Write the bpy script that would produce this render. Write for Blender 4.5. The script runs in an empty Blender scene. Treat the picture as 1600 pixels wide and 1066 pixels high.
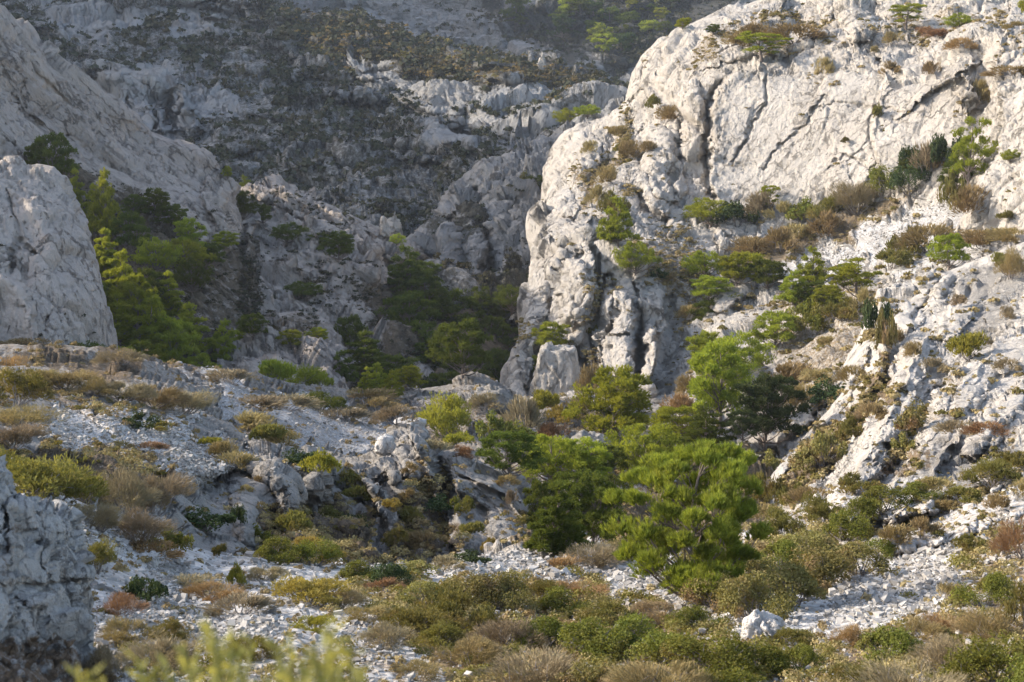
import bpy, math, random, time
import numpy as np
from mathutils import Vector, Matrix
T0 = time.time()
R = math.radians
scene = bpy.context.scene
C = scene.collection

# ------------------------------------------------------------------ camera
FPX = 2198.0                       # focal length in photo pixels (1600 wide)
PITCH = R(6.0)                     # camera looks slightly down
cam_data = bpy.data.cameras.new('camera')
cam = bpy.data.objects.new('camera', cam_data)
C.objects.link(cam)
cam.location = (0, 0, 0)
cam.rotation_euler = (R(90) - PITCH, 0, 0)
cam_data.sensor_width = 36.0
cam_data.lens = 36.0 * FPX / 1600.0
cam_data.clip_start = 0.2
cam_data.clip_end = 6000
cam_data.dof.use_dof = True
cam_data.dof.focus_distance = 70.0
cam_data.dof.aperture_fstop = 4.5
scene.camera = cam

# ------------------------------------------------------------------ light
HAZE = 0.00014
SUN_EL, SUN_AZ = R(28.0), R(-82.0)      # azimuth clockwise from the view direction (+Y)
SUN = np.array([math.cos(SUN_EL) * math.sin(SUN_AZ), math.cos(SUN_EL) * math.cos(SUN_AZ), math.sin(SUN_EL)])
world = bpy.data.worlds.new('World')
scene.world = world
world.use_nodes = True
wn = world.node_tree
bg = wn.nodes['Background']
sky = wn.nodes.new('ShaderNodeTexSky')
sky.sky_type = 'NISHITA'
sky.sun_disc = False
sky.sun_elevation = SUN_EL
sky.sun_rotation = SUN_AZ
sky.air_density = 1.0
sky.dust_density = 2.5
wn.links.new(sky.outputs[0], bg.inputs[0])
bg.inputs[1].default_value = 0.15
sun_l = bpy.data.lights.new('sun', 'SUN')
sun_o = bpy.data.objects.new('sun', sun_l)
C.objects.link(sun_o)
sun_l.energy = 3.1
sun_l.angle = R(0.5)
sun_l.color = (1.0, 0.91, 0.79)
sun_o.rotation_euler = Vector(-SUN).to_track_quat('-Z', 'Y').to_euler()
scene.view_settings.view_transform = 'Standard'
scene.view_settings.look = 'None'
scene.view_settings.exposure = 1.42
scene.view_settings.gamma = 1.0
scene.cycles.use_denoising = True
scene.cycles.max_bounces = 6
scene.cycles.transparent_max_bounces = 6
scene.cycles.transmission_bounces = 4
scene.cycles.volume_bounces = 0

# ------------------------------------------------------------------ maths
CP, SP = math.cos(PITCH), math.sin(PITCH)
def unproj(px, py, d):
    """photo pixel + depth along the view axis -> world point"""
    px = np.asarray(px, float); py = np.asarray(py, float); d = np.asarray(d, float)
    a = (px - 800.0) / FPX; b = (533.0 - py) / FPX
    return np.stack([a * d, (CP + b * SP) * d, (-SP + b * CP) * d], -1)
def project(P):
    P = np.asarray(P, float)
    d = P[..., 1] * CP - P[..., 2] * SP
    u = P[..., 1] * SP + P[..., 2] * CP
    return 800.0 + FPX * P[..., 0] / d, 533.0 - FPX * u / d, d

def _hash(ix, iy, iz, s):
    h = (ix.astype(np.uint32) * np.uint32(374761393) + iy.astype(np.uint32) * np.uint32(668265263)
         + iz.astype(np.uint32) * np.uint32(2147483647 - 58) + np.uint32(s * 974711 & 0xffffffff))
    h = (h ^ (h >> np.uint32(13))) * np.uint32(1274126177)
    h = (h ^ (h >> np.uint32(15))) * np.uint32(2246822519)
    return h ^ (h >> np.uint32(16))
def _u(h):
    return (h & np.uint32(0xffffff)).astype(np.float32) / np.float32(0xffffff)
def vnoise(p, s=0):
    """gradient-like value noise, -1..1"""
    i = np.floor(p).astype(np.int64); f = (p - i).astype(np.float32)
    f = f * f * f * (f * (f * 6 - 15) + 10)
    i = i.astype(np.int64) & 0xffffffff
    out = 0
    for dx in (0, 1):
        wx = f[:, 0] if dx else 1 - f[:, 0]
        for dy in (0, 1):
            wy = f[:, 1] if dy else 1 - f[:, 1]
            for dz in (0, 1):
                wz = f[:, 2] if dz else 1 - f[:, 2]
                out = out + wx * wy * wz * _u(_hash(i[:, 0] + dx, i[:, 1] + dy, i[:, 2] + dz, s))
    return out * 2 - 1
def fbm(p, octv=4, s=0, gain=0.5, lac=2.03):
    o = 0; a = 1; t = 0
    for k in range(octv):
        o = o + a * vnoise(p, s + k); t += a; a *= gain; p = p * lac + 17.3
    return o / t
def ridged(p, octv=4, s=0, gain=0.5):
    o = 0; a = 1; t = 0
    for k in range(octv):
        o = o + a * (1 - 2 * np.abs(vnoise(p, s + k))); t += a; a *= gain; p = p * 2.07 + 9.1
    return o / t
def voronoi(p, s=0, jit=0.9):
    i = np.floor(p).astype(np.int64); f = (p - i).astype(np.float32)
    n = len(p)
    F1 = np.full(n, 9, np.float32); F2 = np.full(n, 9, np.float32); ID = np.zeros(n, np.float32); TL = np.zeros(n, np.float32)
    for dx in (-1, 0, 1):
        for dy in (-1, 0, 1):
            for dz in (-1, 0, 1):
                c0, c1, c2 = [(i[:, k] + d) & 0xffffffff for k, d in enumerate((dx, dy, dz))]
                h = _hash(c0, c1, c2, s)
                jx = (h & np.uint32(1023)).astype(np.float32) / 1023 - .5
                jy = ((h >> np.uint32(10)) & np.uint32(1023)).astype(np.float32) / 1023 - .5
                jz = ((h >> np.uint32(20)) & np.uint32(1023)).astype(np.float32) / 1023 - .5
                d = (dx + .5 + jx * jit - f[:, 0]) ** 2 + (dy + .5 + jy * jit - f[:, 1]) ** 2 + (dz + .5 + jz * jit - f[:, 2]) ** 2
                near = d < F1
                F2 = np.where(near, F1, np.minimum(F2, d))
                TL = np.where(near, (dx + .5 + jx * jit - f[:, 0]) * (jy + jz) * 2.2 + (dy + .5 + jy * jit - f[:, 1]) * (jx - jz) * 2.2 + (dz + .5 + jz * jit - f[:, 2]) * (jx + jy) * 2.2, TL)
                ID = np.where(near, ((h * np.uint32(2654435761)) >> np.uint32(8)).astype(np.float32) / 16777216.0, ID)
                F1 = np.where(near, d, F1)
    return np.sqrt(F1), np.sqrt(F2), ID, TL
def sstep(a, b, x):
    t = np.clip((x - a) / (b - a), 0, 1)
    return t * t * (3 - 2 * t)

def tps(pts):
    """thin plate spline through (x, y, value); returns f(x, y)"""
    P = np.array(pts, float); X = P[:, :2] / 400.0; n = len(P)
    def U(r2): return np.where(r2 > 1e-12, r2 * np.log(r2 + 1e-12), 0)
    d2 = ((X[:, None] - X[None]) ** 2).sum(-1)
    A = np.zeros((n + 3, n + 3)); A[:n, :n] = U(d2) + np.eye(n) * 0.004
    A[:n, n] = 1; A[:n, n + 1:] = X; A[n, :n] = 1; A[n + 1:, :n] = X.T
    w = np.linalg.solve(A, np.concatenate([P[:, 2], np.zeros(3)]))
    def f(x, y):
        sh = np.shape(x); q = np.stack([np.ravel(x), np.ravel(y)], -1) / 400.0
        o = w[n] + q @ w[n + 1:]
        for k in range(n):
            o = o + w[k] * U(((q - X[k]) ** 2).sum(-1))
        return o.reshape(sh)
    return f
def dist_poly(x, y, poly):
    """distance to a polyline and its signed side (+ = right of travel direction on screen with y down)"""
    D = np.full(x.shape, 1e9); S = np.zeros(x.shape)
    for (x0, y0), (x1, y1) in zip(poly[:-1], poly[1:]):
        vx, vy = x1 - x0, y1 - y0; L = vx * vx + vy * vy + 1e-9
        t = np.clip(((x - x0) * vx + (y - y0) * vy) / L, 0, 1)
        d = np.hypot(x - x0 - t * vx, y - y0 - t * vy)
        m = d < D
        D = np.where(m, d, D); S = np.where(m, np.sign((x - x0) * -vy + (y - y0) * vx), S)
    return D, S
def in_poly(x, y, poly):
    r = np.zeros(np.shape(x), bool); n = len(poly)
    for k in range(n):
        (x0, y0), (x1, y1) = poly[k], poly[(k + 1) % n]
        c = ((y0 > y) != (y1 > y)) & (x < (x1 - x0) * (y - y0) / (y1 - y0 + 1e-9) + x0)
        r ^= c
    return r

# ------------------------------------------------------------------ mesh helpers
def mesh_np(name, V, F, mats=(), smooth=True, attrs=None, cols=None):
    me = bpy.data.meshes.new(name)
    V = np.ascontiguousarray(V, np.float32); F = np.ascontiguousarray(F, np.int32)
    k = F.shape[1]
    me.vertices.add(len(V)); me.vertices.foreach_set('co', V.ravel())
    me.loops.add(F.size); me.loops.foreach_set('vertex_index', F.ravel())
    me.polygons.add(len(F)); me.polygons.foreach_set('loop_start', np.arange(0, F.size, k, dtype=np.int32))
    me.update(calc_edges=True)
    me.polygons.foreach_set('use_smooth', np.full(len(F), smooth, bool))
    for nm, a in (attrs or {}).items():
        at = me.attributes.new(nm, 'FLOAT', 'POINT'); at.data.foreach_set('value', np.ascontiguousarray(a, np.float32))
    for m in mats: me.materials.append(m)
    me.update()
    return me
def link(name, me, parent=None, **props):
    o = bpy.data.objects.new(name, me); C.objects.link(o)
    if parent is not None: o.parent = parent
    for k, v in props.items(): o[k] = v
    return o
# ------------------------------------------------------------------ materials
def newmat(name):
    m = bpy.data.materials.new(name); m.use_nodes = True
    nt = m.node_tree; nt.nodes.clear()
    out = nt.nodes.new('ShaderNodeOutputMaterial')
    return m, nt, out
def N(nt, typ, **kw):
    n = nt.nodes.new(typ)
    for k, v in kw.items():
        if k == 'op': n.operation = v
        elif k.startswith('i_'): n.inputs[k[2:].replace('_', ' ')].default_value = v
        else: setattr(n, k, v)
    return n
def mixrgb(nt, fac, a, b, bt='MIX'):
    n = nt.nodes.new('ShaderNodeMix'); n.data_type = 'RGBA'; n.blend_type = bt
    for sock, v in ((n.inputs[0], fac), (n.inputs[6], a), (n.inputs[7], b)):
        if isinstance(v, (int, float)): sock.default_value = v
        elif isinstance(v, tuple): sock.default_value = v + (1,) if len(v) == 3 else v
        else: nt.links.new(v, sock)
    return n.outputs[2]
def math_(nt, op, a, b=None, c=None, clamp=False):
    n = nt.nodes.new('ShaderNodeMath'); n.operation = op; n.use_clamp = clamp
    for k, v in enumerate((a, b, c)):
        if v is None: continue
        if isinstance(v, (int, float)): n.inputs[k].default_value = v
        else: nt.links.new(v, n.inputs[k])
    return n.outputs[0]
def ramp(nt, x, a, b, lo=0.0, hi=1.0):
    n = nt.nodes.new('ShaderNodeMapRange'); n.inputs[1].default_value = a; n.inputs[2].default_value = b
    n.inputs[3].default_value = lo; n.inputs[4].default_value = hi; nt.links.new(x, n.inputs[0]); return n.outputs[0]
def noise(nt, vec, scale, detail=4, rough=0.55, dist=0.0):
    n = nt.nodes.new('ShaderNodeTexNoise'); n.inputs['Scale'].default_value = scale
    n.inputs['Detail'].default_value = detail; n.inputs['Roughness'].default_value = rough; n.inputs['Distortion'].default_value = dist
    nt.links.new(vec, n.inputs['Vector']); return n.outputs['Fac']

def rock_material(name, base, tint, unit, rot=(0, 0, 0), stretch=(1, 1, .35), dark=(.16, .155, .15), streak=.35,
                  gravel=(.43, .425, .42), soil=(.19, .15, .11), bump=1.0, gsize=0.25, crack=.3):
    """limestone: unit = metres of the main detail size. attributes grv / soil (0..1) lay gravel and dry earth over it."""
    m, nt, out = newmat(name)
    tc = N(nt, 'ShaderNodeTexCoord')
    mp = N(nt, 'ShaderNodeMapping', vector_type='TEXTURE'); mp.inputs['Rotation'].default_value = rot
    mp.inputs['Scale'].default_value = tuple(unit / s for s in stretch)
    nt.links.new(tc.outputs['Object'], mp.inputs['Vector'])
    v = mp.outputs[0]; o = tc.outputs['Object']
    n1 = noise(nt, v, .35, 5, .6, .6)
    n2 = noise(nt, v, 3.0, 6, .7, .2)
    n3 = noise(nt, v, 9.0, 4, .7)
    big = noise(nt, o, .5 / unit / 4, 3, .5)
    col = mixrgb(nt, ramp(nt, n1, .3, .7), base, tint)
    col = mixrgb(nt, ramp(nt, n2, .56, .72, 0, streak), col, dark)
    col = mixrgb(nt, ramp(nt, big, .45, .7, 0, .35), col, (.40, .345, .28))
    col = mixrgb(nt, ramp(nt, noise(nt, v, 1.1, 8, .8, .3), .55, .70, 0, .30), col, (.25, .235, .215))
    pit = noise(nt, v, 5.0, 5, .75)
    pitm = ramp(nt, pit, .60, .68)
    col = mixrgb(nt, math_(nt, 'MULTIPLY', pitm, .6), col, (.11, .10, .09))
    # fine fissures
    vo = N(nt, 'ShaderNodeTexVoronoi', feature='DISTANCE_TO_EDGE'); vo.inputs['Scale'].default_value = .75
    wv = N(nt, 'ShaderNodeVectorMath', op='ADD'); nz = N(nt, 'ShaderNodeTexNoise'); nz.inputs['Scale'].default_value = 1.2; nz.inputs['Detail'].default_value = 7; nz.inputs['Roughness'].default_value = .7
    nt.links.new(v, nz.inputs['Vector']); sc = N(nt, 'ShaderNodeVectorMath', op='SCALE'); sc.inputs['Scale'].default_value = 1.5
    nt.links.new(nz.outputs['Color'], sc.inputs[0]); nt.links.new(v, wv.inputs[0]); nt.links.new(sc.outputs[0], wv.inputs[1])
    nt.links.new(wv.outputs[0], vo.inputs['Vector'])
    cr = ramp(nt, vo.outputs['Distance'], 0.0, .03, 1, 0)
    crm = math_(nt, 'MULTIPLY', cr, ramp(nt, n1, .42, .6))
    col = mixrgb(nt, math_(nt, 'MULTIPLY', crm, crack), col, (.07, .065, .06))
    # gravel
    ga = N(nt, 'ShaderNodeAttribute', attribute_name='grv'); sa = N(nt, 'ShaderNodeAttribute', attribute_name='soil')
    gv = N(nt, 'ShaderNodeTexVoronoi'); gv.inputs['Scale'].default_value = 1 / gsize
    nt.links.new(o, gv.inputs['Vector'])
    sep = N(nt, 'ShaderNodeSeparateColor'); nt.links.new(gv.outputs['Color'], sep.inputs[0])
    gcol = mixrgb(nt, sep.outputs[0], tuple(.72 * c for c in gravel), tuple(1.15 * c for c in gravel))
    gcol = mixrgb(nt, ramp(nt, noise(nt, o, .3 / gsize / 3, 4, .6), .45, .65, 0, .5), gcol, (.27, .235, .2))
    gf = ramp(nt, math_(nt, 'ADD', ga.outputs['Fac'], math_(nt, 'MULTIPLY', math_(nt, 'SUBTRACT', n2, .5), .9)), .35, .6)
    col = mixrgb(nt, gf, col, gcol)
    sfine = noise(nt, o, .6 / gsize, 5, .7)
    scol = mixrgb(nt, ramp(nt, sfine, .35, .65), tuple(.55 * c for c in soil), tuple(1.35 * c for c in soil))
    sf = ramp(nt, math_(nt, 'ADD', sa.outputs['Fac'], math_(nt, 'MULTIPLY', math_(nt, 'SUBTRACT', sfine, .5), 1.3)), .38, .62)
    col = mixrgb(nt, sf, col, scol)
    # bump
    h1 = math_(nt, 'MULTIPLY', n1, .9); h2 = math_(nt, 'MULTIPLY', n2, .5); h3 = math_(nt, 'MULTIPLY', n3, .26)
    h = math_(nt, 'ADD', math_(nt, 'ADD', h1, h2), h3)
    h = math_(nt, 'SUBTRACT', h, math_(nt, 'MULTIPLY', crm, .35))
    h = math_(nt, 'SUBTRACT', h, math_(nt, 'MULTIPLY', pitm, .3))
    gh = math_(nt, 'MULTIPLY', math_(nt, 'SUBTRACT', 1.0, gv.outputs['Distance']), gsize / unit * .8)
    hm = N(nt, 'ShaderNodeMix'); hm.data_type = 'FLOAT'
    nt.links.new(gf, hm.inputs[0]); nt.links.new(h, hm.inputs[2]); nt.links.new(gh, hm.inputs[3])
    b = N(nt, 'ShaderNodeBump'); b.inputs['Strength'].default_value = .8 * bump; b.inputs['Distance'].default_value = unit * .55
    nt.links.new(hm.outputs[0], b.inputs['Height'])
    p = N(nt, 'ShaderNodeBsdfPrincipled'); p.inputs['Roughness'].default_value = .95
    p.inputs['Specular IOR Level'].default_value = .15
    nt.links.new(col, p.inputs['Base Color']); nt.links.new(b.outputs[0], p.inputs['Normal'])
    nt.links.new(p.outputs[0], out.inputs[0])
    return m

def leaf_material(name, c1, c2, trans=.35, tcol=None, scale=1.0, dry=None, dryf=0.0):
    """foliage: colour varies leaf by leaf (attribute rnd), clump by clump (noise) and plant by plant"""
    m, nt, out = newmat(name)
    at = N(nt, 'ShaderNodeAttribute', attribute_name='rnd')
    tc = N(nt, 'ShaderNodeTexCoord'); oi = N(nt, 'ShaderNodeObjectInfo')
    n1 = noise(nt, tc.outputs['Object'], scale, 2, .5)
    f = math_(nt, 'ADD', math_(nt, 'MULTIPLY', at.outputs['Fac'], .6), math_(nt, 'MULTIPLY', ramp(nt, n1, .3, .7), .4))
    col = mixrgb(nt, f, c1, c2)
    if dry is not None:
        n2 = noise(nt, tc.outputs['Object'], scale * 1.7, 3, .6)
        col = mixrgb(nt, ramp(nt, n2, .5, .66, 0, dryf), col, dry)
    hs = N(nt, 'ShaderNodeHueSaturation')
    nt.links.new(ramp(nt, oi.outputs['Random'], 0, 1, .485, .515), hs.inputs['Hue'])
    nt.links.new(ramp(nt, oi.outputs['Random'], 0, 1, .85, 1.2), hs.inputs['Value'])
    nt.links.new(col, hs.inputs['Color']); col = hs.outputs[0]
    d = N(nt, 'ShaderNodeBsdfDiffuse'); t = N(nt, 'ShaderNodeBsdfTranslucent')
    nt.links.new(col, d.inputs[0])
    tm = mixrgb(nt, 1.0, col, tcol or (1.5, 1.35, .6), 'MULTIPLY')
    nt.links.new(tm, t.inputs[0])
    mx = N(nt, 'ShaderNodeMixShader'); mx.inputs[0].default_value = trans
    nt.links.new(d.outputs[0], mx.inputs[1]); nt.links.new(t.outputs[0], mx.inputs[2])
    nt.links.new(mx.outputs[0], out.inputs[0])
    return m
def plain_material(name, c1, c2, scale=6, rough=.9, bump=.3):
    m, nt, out = newmat(name)
    tc = N(nt, 'ShaderNodeTexCoord'); n1 = noise(nt, tc.outputs['Object'], scale, 5, .6)
    col = mixrgb(nt, ramp(nt, n1, .3, .7), c1, c2)
    b = N(nt, 'ShaderNodeBump'); b.inputs['Strength'].default_value = bump; b.inputs['Distance'].default_value = .05
    nt.links.new(n1, b.inputs['Height'])
    p = N(nt, 'ShaderNodeBsdfPrincipled'); p.inputs['Roughness'].default_value = rough
    nt.links.new(col, p.inputs['Base Color']); nt.links.new(b.outputs[0], p.inputs['Normal'])
    nt.links.new(p.outputs[0], out.inputs[0])
    return m

M = {}
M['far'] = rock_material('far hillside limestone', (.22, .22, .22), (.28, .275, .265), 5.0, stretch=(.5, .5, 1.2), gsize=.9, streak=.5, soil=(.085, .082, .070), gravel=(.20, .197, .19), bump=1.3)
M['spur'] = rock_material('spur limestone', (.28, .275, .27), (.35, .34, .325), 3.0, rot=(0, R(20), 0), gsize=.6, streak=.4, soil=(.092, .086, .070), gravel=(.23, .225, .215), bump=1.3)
M['left'] = rock_material('slope limestone', (.45, .39, .34), (.37, .32, .28), 2.0, rot=(0, R(-40), 0), stretch=(1, 1, .4), gsize=.5, streak=.6, soil=(.13, .105, .075), bump=1.3, crack=.3)
M['tower'] = rock_material('tower limestone', (.50, .44, .39), (.43, .375, .33), 2.0, rot=(0, R(-8), 0), stretch=(1, 1, .4), gsize=.3, streak=.35, soil=(.13, .105, .075), bump=1.2, crack=.3)
M['cliff'] = rock_material('cliff limestone', (.53, .49, .44), (.46, .415, .36), 2.0, stretch=(1, 1, .45), gsize=.14, streak=.3, soil=(.21, .16, .10), gravel=(.44, .425, .405), crack=.3, bump=1.2)
M['near'] = rock_material('near limestone', (.53, .495, .45), (.46, .425, .38), .8, rot=(0, R(35), 0), stretch=(1, 1, .4), gsize=.12, streak=.3, soil=(.19, .14, .09), gravel=(.46, .44, .415), crack=.3, bump=1.2)
M['knoll'] = rock_material('knoll limestone', (.35, .325, .295), (.28, .26, .235), .7, rot=(0, R(-40), 0), stretch=(1, 1, .4), gsize=.1, streak=.5, soil=(.15, .115, .08), gravel=(.42, .41, .40), crack=.3, bump=1.3)  # same rock darkened, the shade on the knoll is in the colour
M['front'] = rock_material('front limestone', (.50, .485, .46), (.42, .405, .385), .25, stretch=(1, 1, .6), gsize=.05, streak=.5, soil=(.16, .115, .08), gravel=(.42, .41, .40), bump=1.3)
# ------------------------------------------------------------------ terrain sheets
ZB_W, ZB_H, ZS = 1000, 680, 2.0          # coarse depth buffer, 1 cell = 2 photo px, margin 200 / 150 px
ZBUF = np.full((ZB_H, ZB_W), 1e9); ZID = np.full((ZB_H, ZB_W), -1)
SHEETS = {}
def rotmat(ax, ay, az):
    cx, sx, cy, sy, cz, sz = math.cos(ax), math.sin(ax), math.cos(ay), math.sin(ay), math.cos(az), math.sin(az)
    return (np.array([[cz, -sz, 0], [sz, cz, 0], [0, 0, 1]]) @ np.array([[cy, 0, sy], [0, 1, 0], [-sy, 0, cy]]) @ np.array([[1, 0, 0], [0, cx, -sx], [0, sx, cx]]))
def rock_disp(p, size, amp, rot=(0, 0, 0), stretch=(1, 1, .4), seed=0, blocky=1.0, fine=1.0, spc=None):
    def wt(cell):      # leave out what the mesh is too coarse to carry
        return 1.0 if spc is None else 1 - sstep(.3, .85, spc / (cell * size))
    A = rotmat(*rot)
    q = (p @ A.T) * np.array(stretch) / size
    w = np.stack([fbm(q * .9 + 5 * k, 3, seed + 31 * k) for k in (1, 2, 3)], -1)
    q1 = q + .55 * w
    F1, F2, ID, TL = voronoi(q1 * .6, seed)
    e = F2 - F1
    mask = sstep(-.25, .3, w[:, 0])
    d = wt(1.2) * blocky * (.8 * (ID - .5) * sstep(0, .06, e) + .75 * TL * sstep(0, .1, e) + .25 * np.minimum(e, .4) - .5 * mask * (1 - sstep(0, .045, e)))
    q2 = q + .3 * w
    G1, G2, GD, GT = voronoi(q2 * 1.9 + 7.7, seed + 5)
    g = G2 - G1
    m2 = sstep(-.3, .3, w[:, 1])
    d = d + wt(.5) * blocky * .34 * ((GD - .5) * sstep(0, .08, g) + .95 * GT + .2 * np.minimum(g, .3) - .6 * m2 * (1 - sstep(0, .06, g)))
    H1, H2, HD, HT = voronoi(q2 * 5.3 + 3.1, seed + 6)
    d = d + wt(.19) * blocky * .19 * (m2 * .7 + .3) * ((HD - .5) + 1.1 * HT - .5 * (1 - sstep(0, .09, H2 - H1)))
    d = d + .45 * fbm(q * .35, 3, seed + 9) + wt(.3) * .24 * ridged(q * 1.9, 4, seed + 3, .65)
    d = d + wt(.08) * .09 * fine * fbm((p / size) * 9, 3, seed + 4, .65)
    # joints that open here and there, and bedding steps
    j1 = np.abs(fbm(q * .8 + 3.3, 5, seed + 51, .6)); j2 = np.abs(fbm((p @ A.T) * np.array([.45, .45, 1.5]) / size + 8.1, 5, seed + 57, .6))
    d = d - wt(.15) * (.42 * m2 * (1 - sstep(0, .03, j1)) + .30 * (1 - m2) * (1 - sstep(0, .028, j2)))
    bz = (p @ A.T)[:, 2] / size * 1.25 + 1.1 * w[:, 2] + .25 * w[:, 1]
    d = d + wt(.3) * .26 * mask * ((bz - np.floor(bz)) * (1 - sstep(.86, 1, bz - np.floor(bz))) - .4)
    return d * amp

def sheet(name, crest, bottom, ctrl, mat, step=2.0, rnd=(30, 6), strokes=(), size=4, amp=1.0, rot=(0, 0, 0), stretch=(1, 1, .4),
          seed=1, blocky=1.0, fine=1.0, back=60, drop=.5, grv=(), soil=(), grv0=0.0, soil0=0.0, flat=None, gravamp=0.12, label=None, rigid=None, ledge=None):
    crest = sorted(crest); x0, x1 = crest[0][0], crest[-1][0]
    # columns follow the crest so that steep stretches of it get enough of them
    cx = [x0]
    for (a, ya), (b, yb) in zip(crest[:-1], crest[1:]):
        n = max(1, int(math.ceil(max(abs(b - a), abs(yb - ya) * .6) / step)))
        cx += list(np.linspace(a, b, n + 1)[1:])
    X = np.array(cx)
    top = np.interp(X, *zip(*crest)); bot = np.interp(X, *zip(*sorted(bottom)))
    bot = np.maximum(bot, top + 6)
    nr = int(min(900, max(20, np.percentile(bot - top, 85) / step)))
    tt = np.linspace(0, 1, nr)
    PX = np.repeat(X[None], nr, 0); PY = top[None] + (bot - top)[None] * tt[:, None]
    f = tps([(a, b, math.log(c)) for a, b, c in ctrl])
    D = np.exp(f(PX, PY))
    dc, _ = dist_poly(PX, PY, crest)
    w, Rm = rnd
    D = D + Rm * (1 - np.sqrt(1 - np.clip(1 - dc / w, 0, 1) ** 2)) * (dc < w)
    for st in strokes:
        kind, poly, wd, am = st[:4]
        L = st[4] if len(st) > 4 else wd * 6
        jx = 1.3 * vnoise(np.stack([PX.ravel() / 3, PY.ravel() / 3, np.zeros(PX.size)], -1), 8).reshape(PX.shape) + 5 * vnoise(np.stack([PX.ravel() / 22, PY.ravel() / 22, np.zeros(PX.size)], -1), 5).reshape(PX.shape) \
            + 2.6 * vnoise(np.stack([PX.ravel() / 8, PY.ravel() / 8, np.zeros(PX.size)], -1), 6).reshape(PX.shape)
        d, s = dist_poly(PX + jx, PY + jx * .7, poly)
        if kind == 'crack' and wd < 8: wd *= .6; am *= .42
        if kind == 'cleft': am *= .85; wd *= .75
        if kind in ('crack', 'cleft'): D = D + am * np.exp(-(d / wd) ** 2)
        elif kind == 'bulge': D = D - am * np.sqrt(np.clip(1 - (d / wd) ** 2, 0, 1))
        elif kind == 'step':   # the left side of the travel direction stands forward by am, fading over L
            sd = -d * s
            D = D - am * sstep(-wd, wd, sd) * np.exp(-np.clip(sd, 0, None) / L) * (d < 3 * L + wd)
        elif kind == 'area':
            D = D - am * sstep(0, wd, np.where(in_poly(PX, PY, poly), dist_poly(PX, PY, poly + [poly[0]])[0], 0))
    if ledge is not None:      # beds of rock: risers and treads instead of an even slope
        per, stg, tl = ledge
        g3 = np.stack([PX.ravel() / 170, PY.ravel() / 60, np.zeros(PX.size)], -1)
        ph = (PY - tl * PX + 34 * fbm(g3, 4, seed + 90).reshape(PX.shape)) / per
        fr = ph - np.floor(ph); gD = np.abs(np.gradient(D, axis=0)) / np.maximum(np.gradient(PY, axis=0), .1)
        gate = sstep(-.35, .25, fbm(g3 * 1.3 + 40, 3, seed + 93).reshape(PX.shape))
        D = D + stg * gate * (fr - sstep(.0, .45, fr)) * np.minimum(gD, .9) * per * sstep(0, 12, dc)
    P = unproj(PX, PY, D)
    # rows behind the crest: the ground rounds over and falls away behind it
    c0 = P[0]; dirs = c0.copy(); dirs[:, 2] = 0; dirs /= np.linalg.norm(dirs, axis=1)[:, None]
    sl = c0[:, 2] / np.hypot(c0[:, 0], c0[:, 1])
    rows = []
    for k, g in enumerate(np.array([.012, .03, .06, .1, .16, .24, .34, .46, .6, .78, 1.0]) ):
        dd = g * back
        q = c0 + dirs * dd; q[:, 2] += (np.minimum(sl, 0) - .12 - drop * g ** .6) * dd
        rows.append(q)
    P = np.concatenate([np.array(rows)[::-1], P], 0); nb = len(rows)
    nr2, ncx = P.shape[:2]
    gy = np.gradient(P, axis=0); gx = np.gradient(P, axis=1)
    Nn = np.cross(gx, gy); Nn /= np.linalg.norm(Nn, axis=2)[..., None] + 1e-9
    tocam = -P / np.linalg.norm(P, axis=2)[..., None]
    sg = np.sign((Nn * tocam).sum(-1)); sg[:nb] = np.sign(Nn[:nb, :, 2])
    sg[sg == 0] = 1
    Nn *= sg[..., None]
    for _ in range(4):   # soften
        Nn[1:-1] = (Nn[:-2] + 2 * Nn[1:-1] + Nn[2:]); Nn[:, 1:-1] = Nn[:, :-2] + 2 * Nn[:, 1:-1] + Nn[:, 2:]
        Nn /= np.linalg.norm(Nn, axis=2)[..., None] + 1e-9
    p = P.reshape(-1, 3); n = Nn.reshape(-1, 3)
    ppx = np.concatenate([np.repeat(X[None], nb, 0), PX], 0).ravel(); ppy = np.concatenate([np.repeat(top[None], nb, 0), PY], 0).ravel()
    nz3 = np.stack([ppx / 40, ppy / 40, np.zeros(ppx.size)], -1)
    wob = 75 * fbm(nz3, 5, seed + 70, .6); wob2 = 75 * fbm(nz3 + 50, 5, seed + 75, .6)
    def field(polys, base):
        a = np.full(len(p), float(base))
        for it in polys:
            poly, val = it[0], it[1]; sf = it[2] if len(it) > 2 else 14
            ins = in_poly(ppx + wob, ppy + wob2 * .6, poly)
            dd, _ = dist_poly(ppx + wob, ppy + wob2 * .6, poly + [poly[0]])
            k = sstep(-sf, sf, np.where(ins, dd, -dd))
            a = a * (1 - k) + val * k
        return a
    G = field(grv, grv0); S = field(soil, soil0)
    up = n[:, 2]
    if flat is not None:         # debris and earth lie where the ground is not too steep
        G = np.maximum(G, sstep(flat[0], flat[1], up + .12 * fbm(p / (size * 2), 3, seed + 12)) * flat[2])
        S = np.maximum(S, sstep(flat[0] + .03, flat[1] + .1, up + .25 * fbm(p / (size * 1.3), 4, seed + 22)) * flat[3])
    soft = 1 - .85 * sstep(.35, .75, G)
    dist = np.linalg.norm(p, axis=1)
    spc = np.maximum(np.linalg.norm(gy, axis=2), np.linalg.norm(gx, axis=2)).ravel()
    dsp = rock_disp(p, size, amp, rot, stretch, seed, blocky, fine, spc)
    if rigid is not None: dsp = dsp * rigid(ppx, ppy)
    dsp = dsp * soft + (1 - soft) * (gravamp * dist * ((1 - sstep(.3, .9, spc / (dist * .005))) * .022 * fbm(p / (dist[:, None] * .005), 3, seed + 40) + .05 * fbm(p / (dist[:, None] * .03), 3, seed + 44)))
    p = p + n * dsp[:, None]
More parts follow.
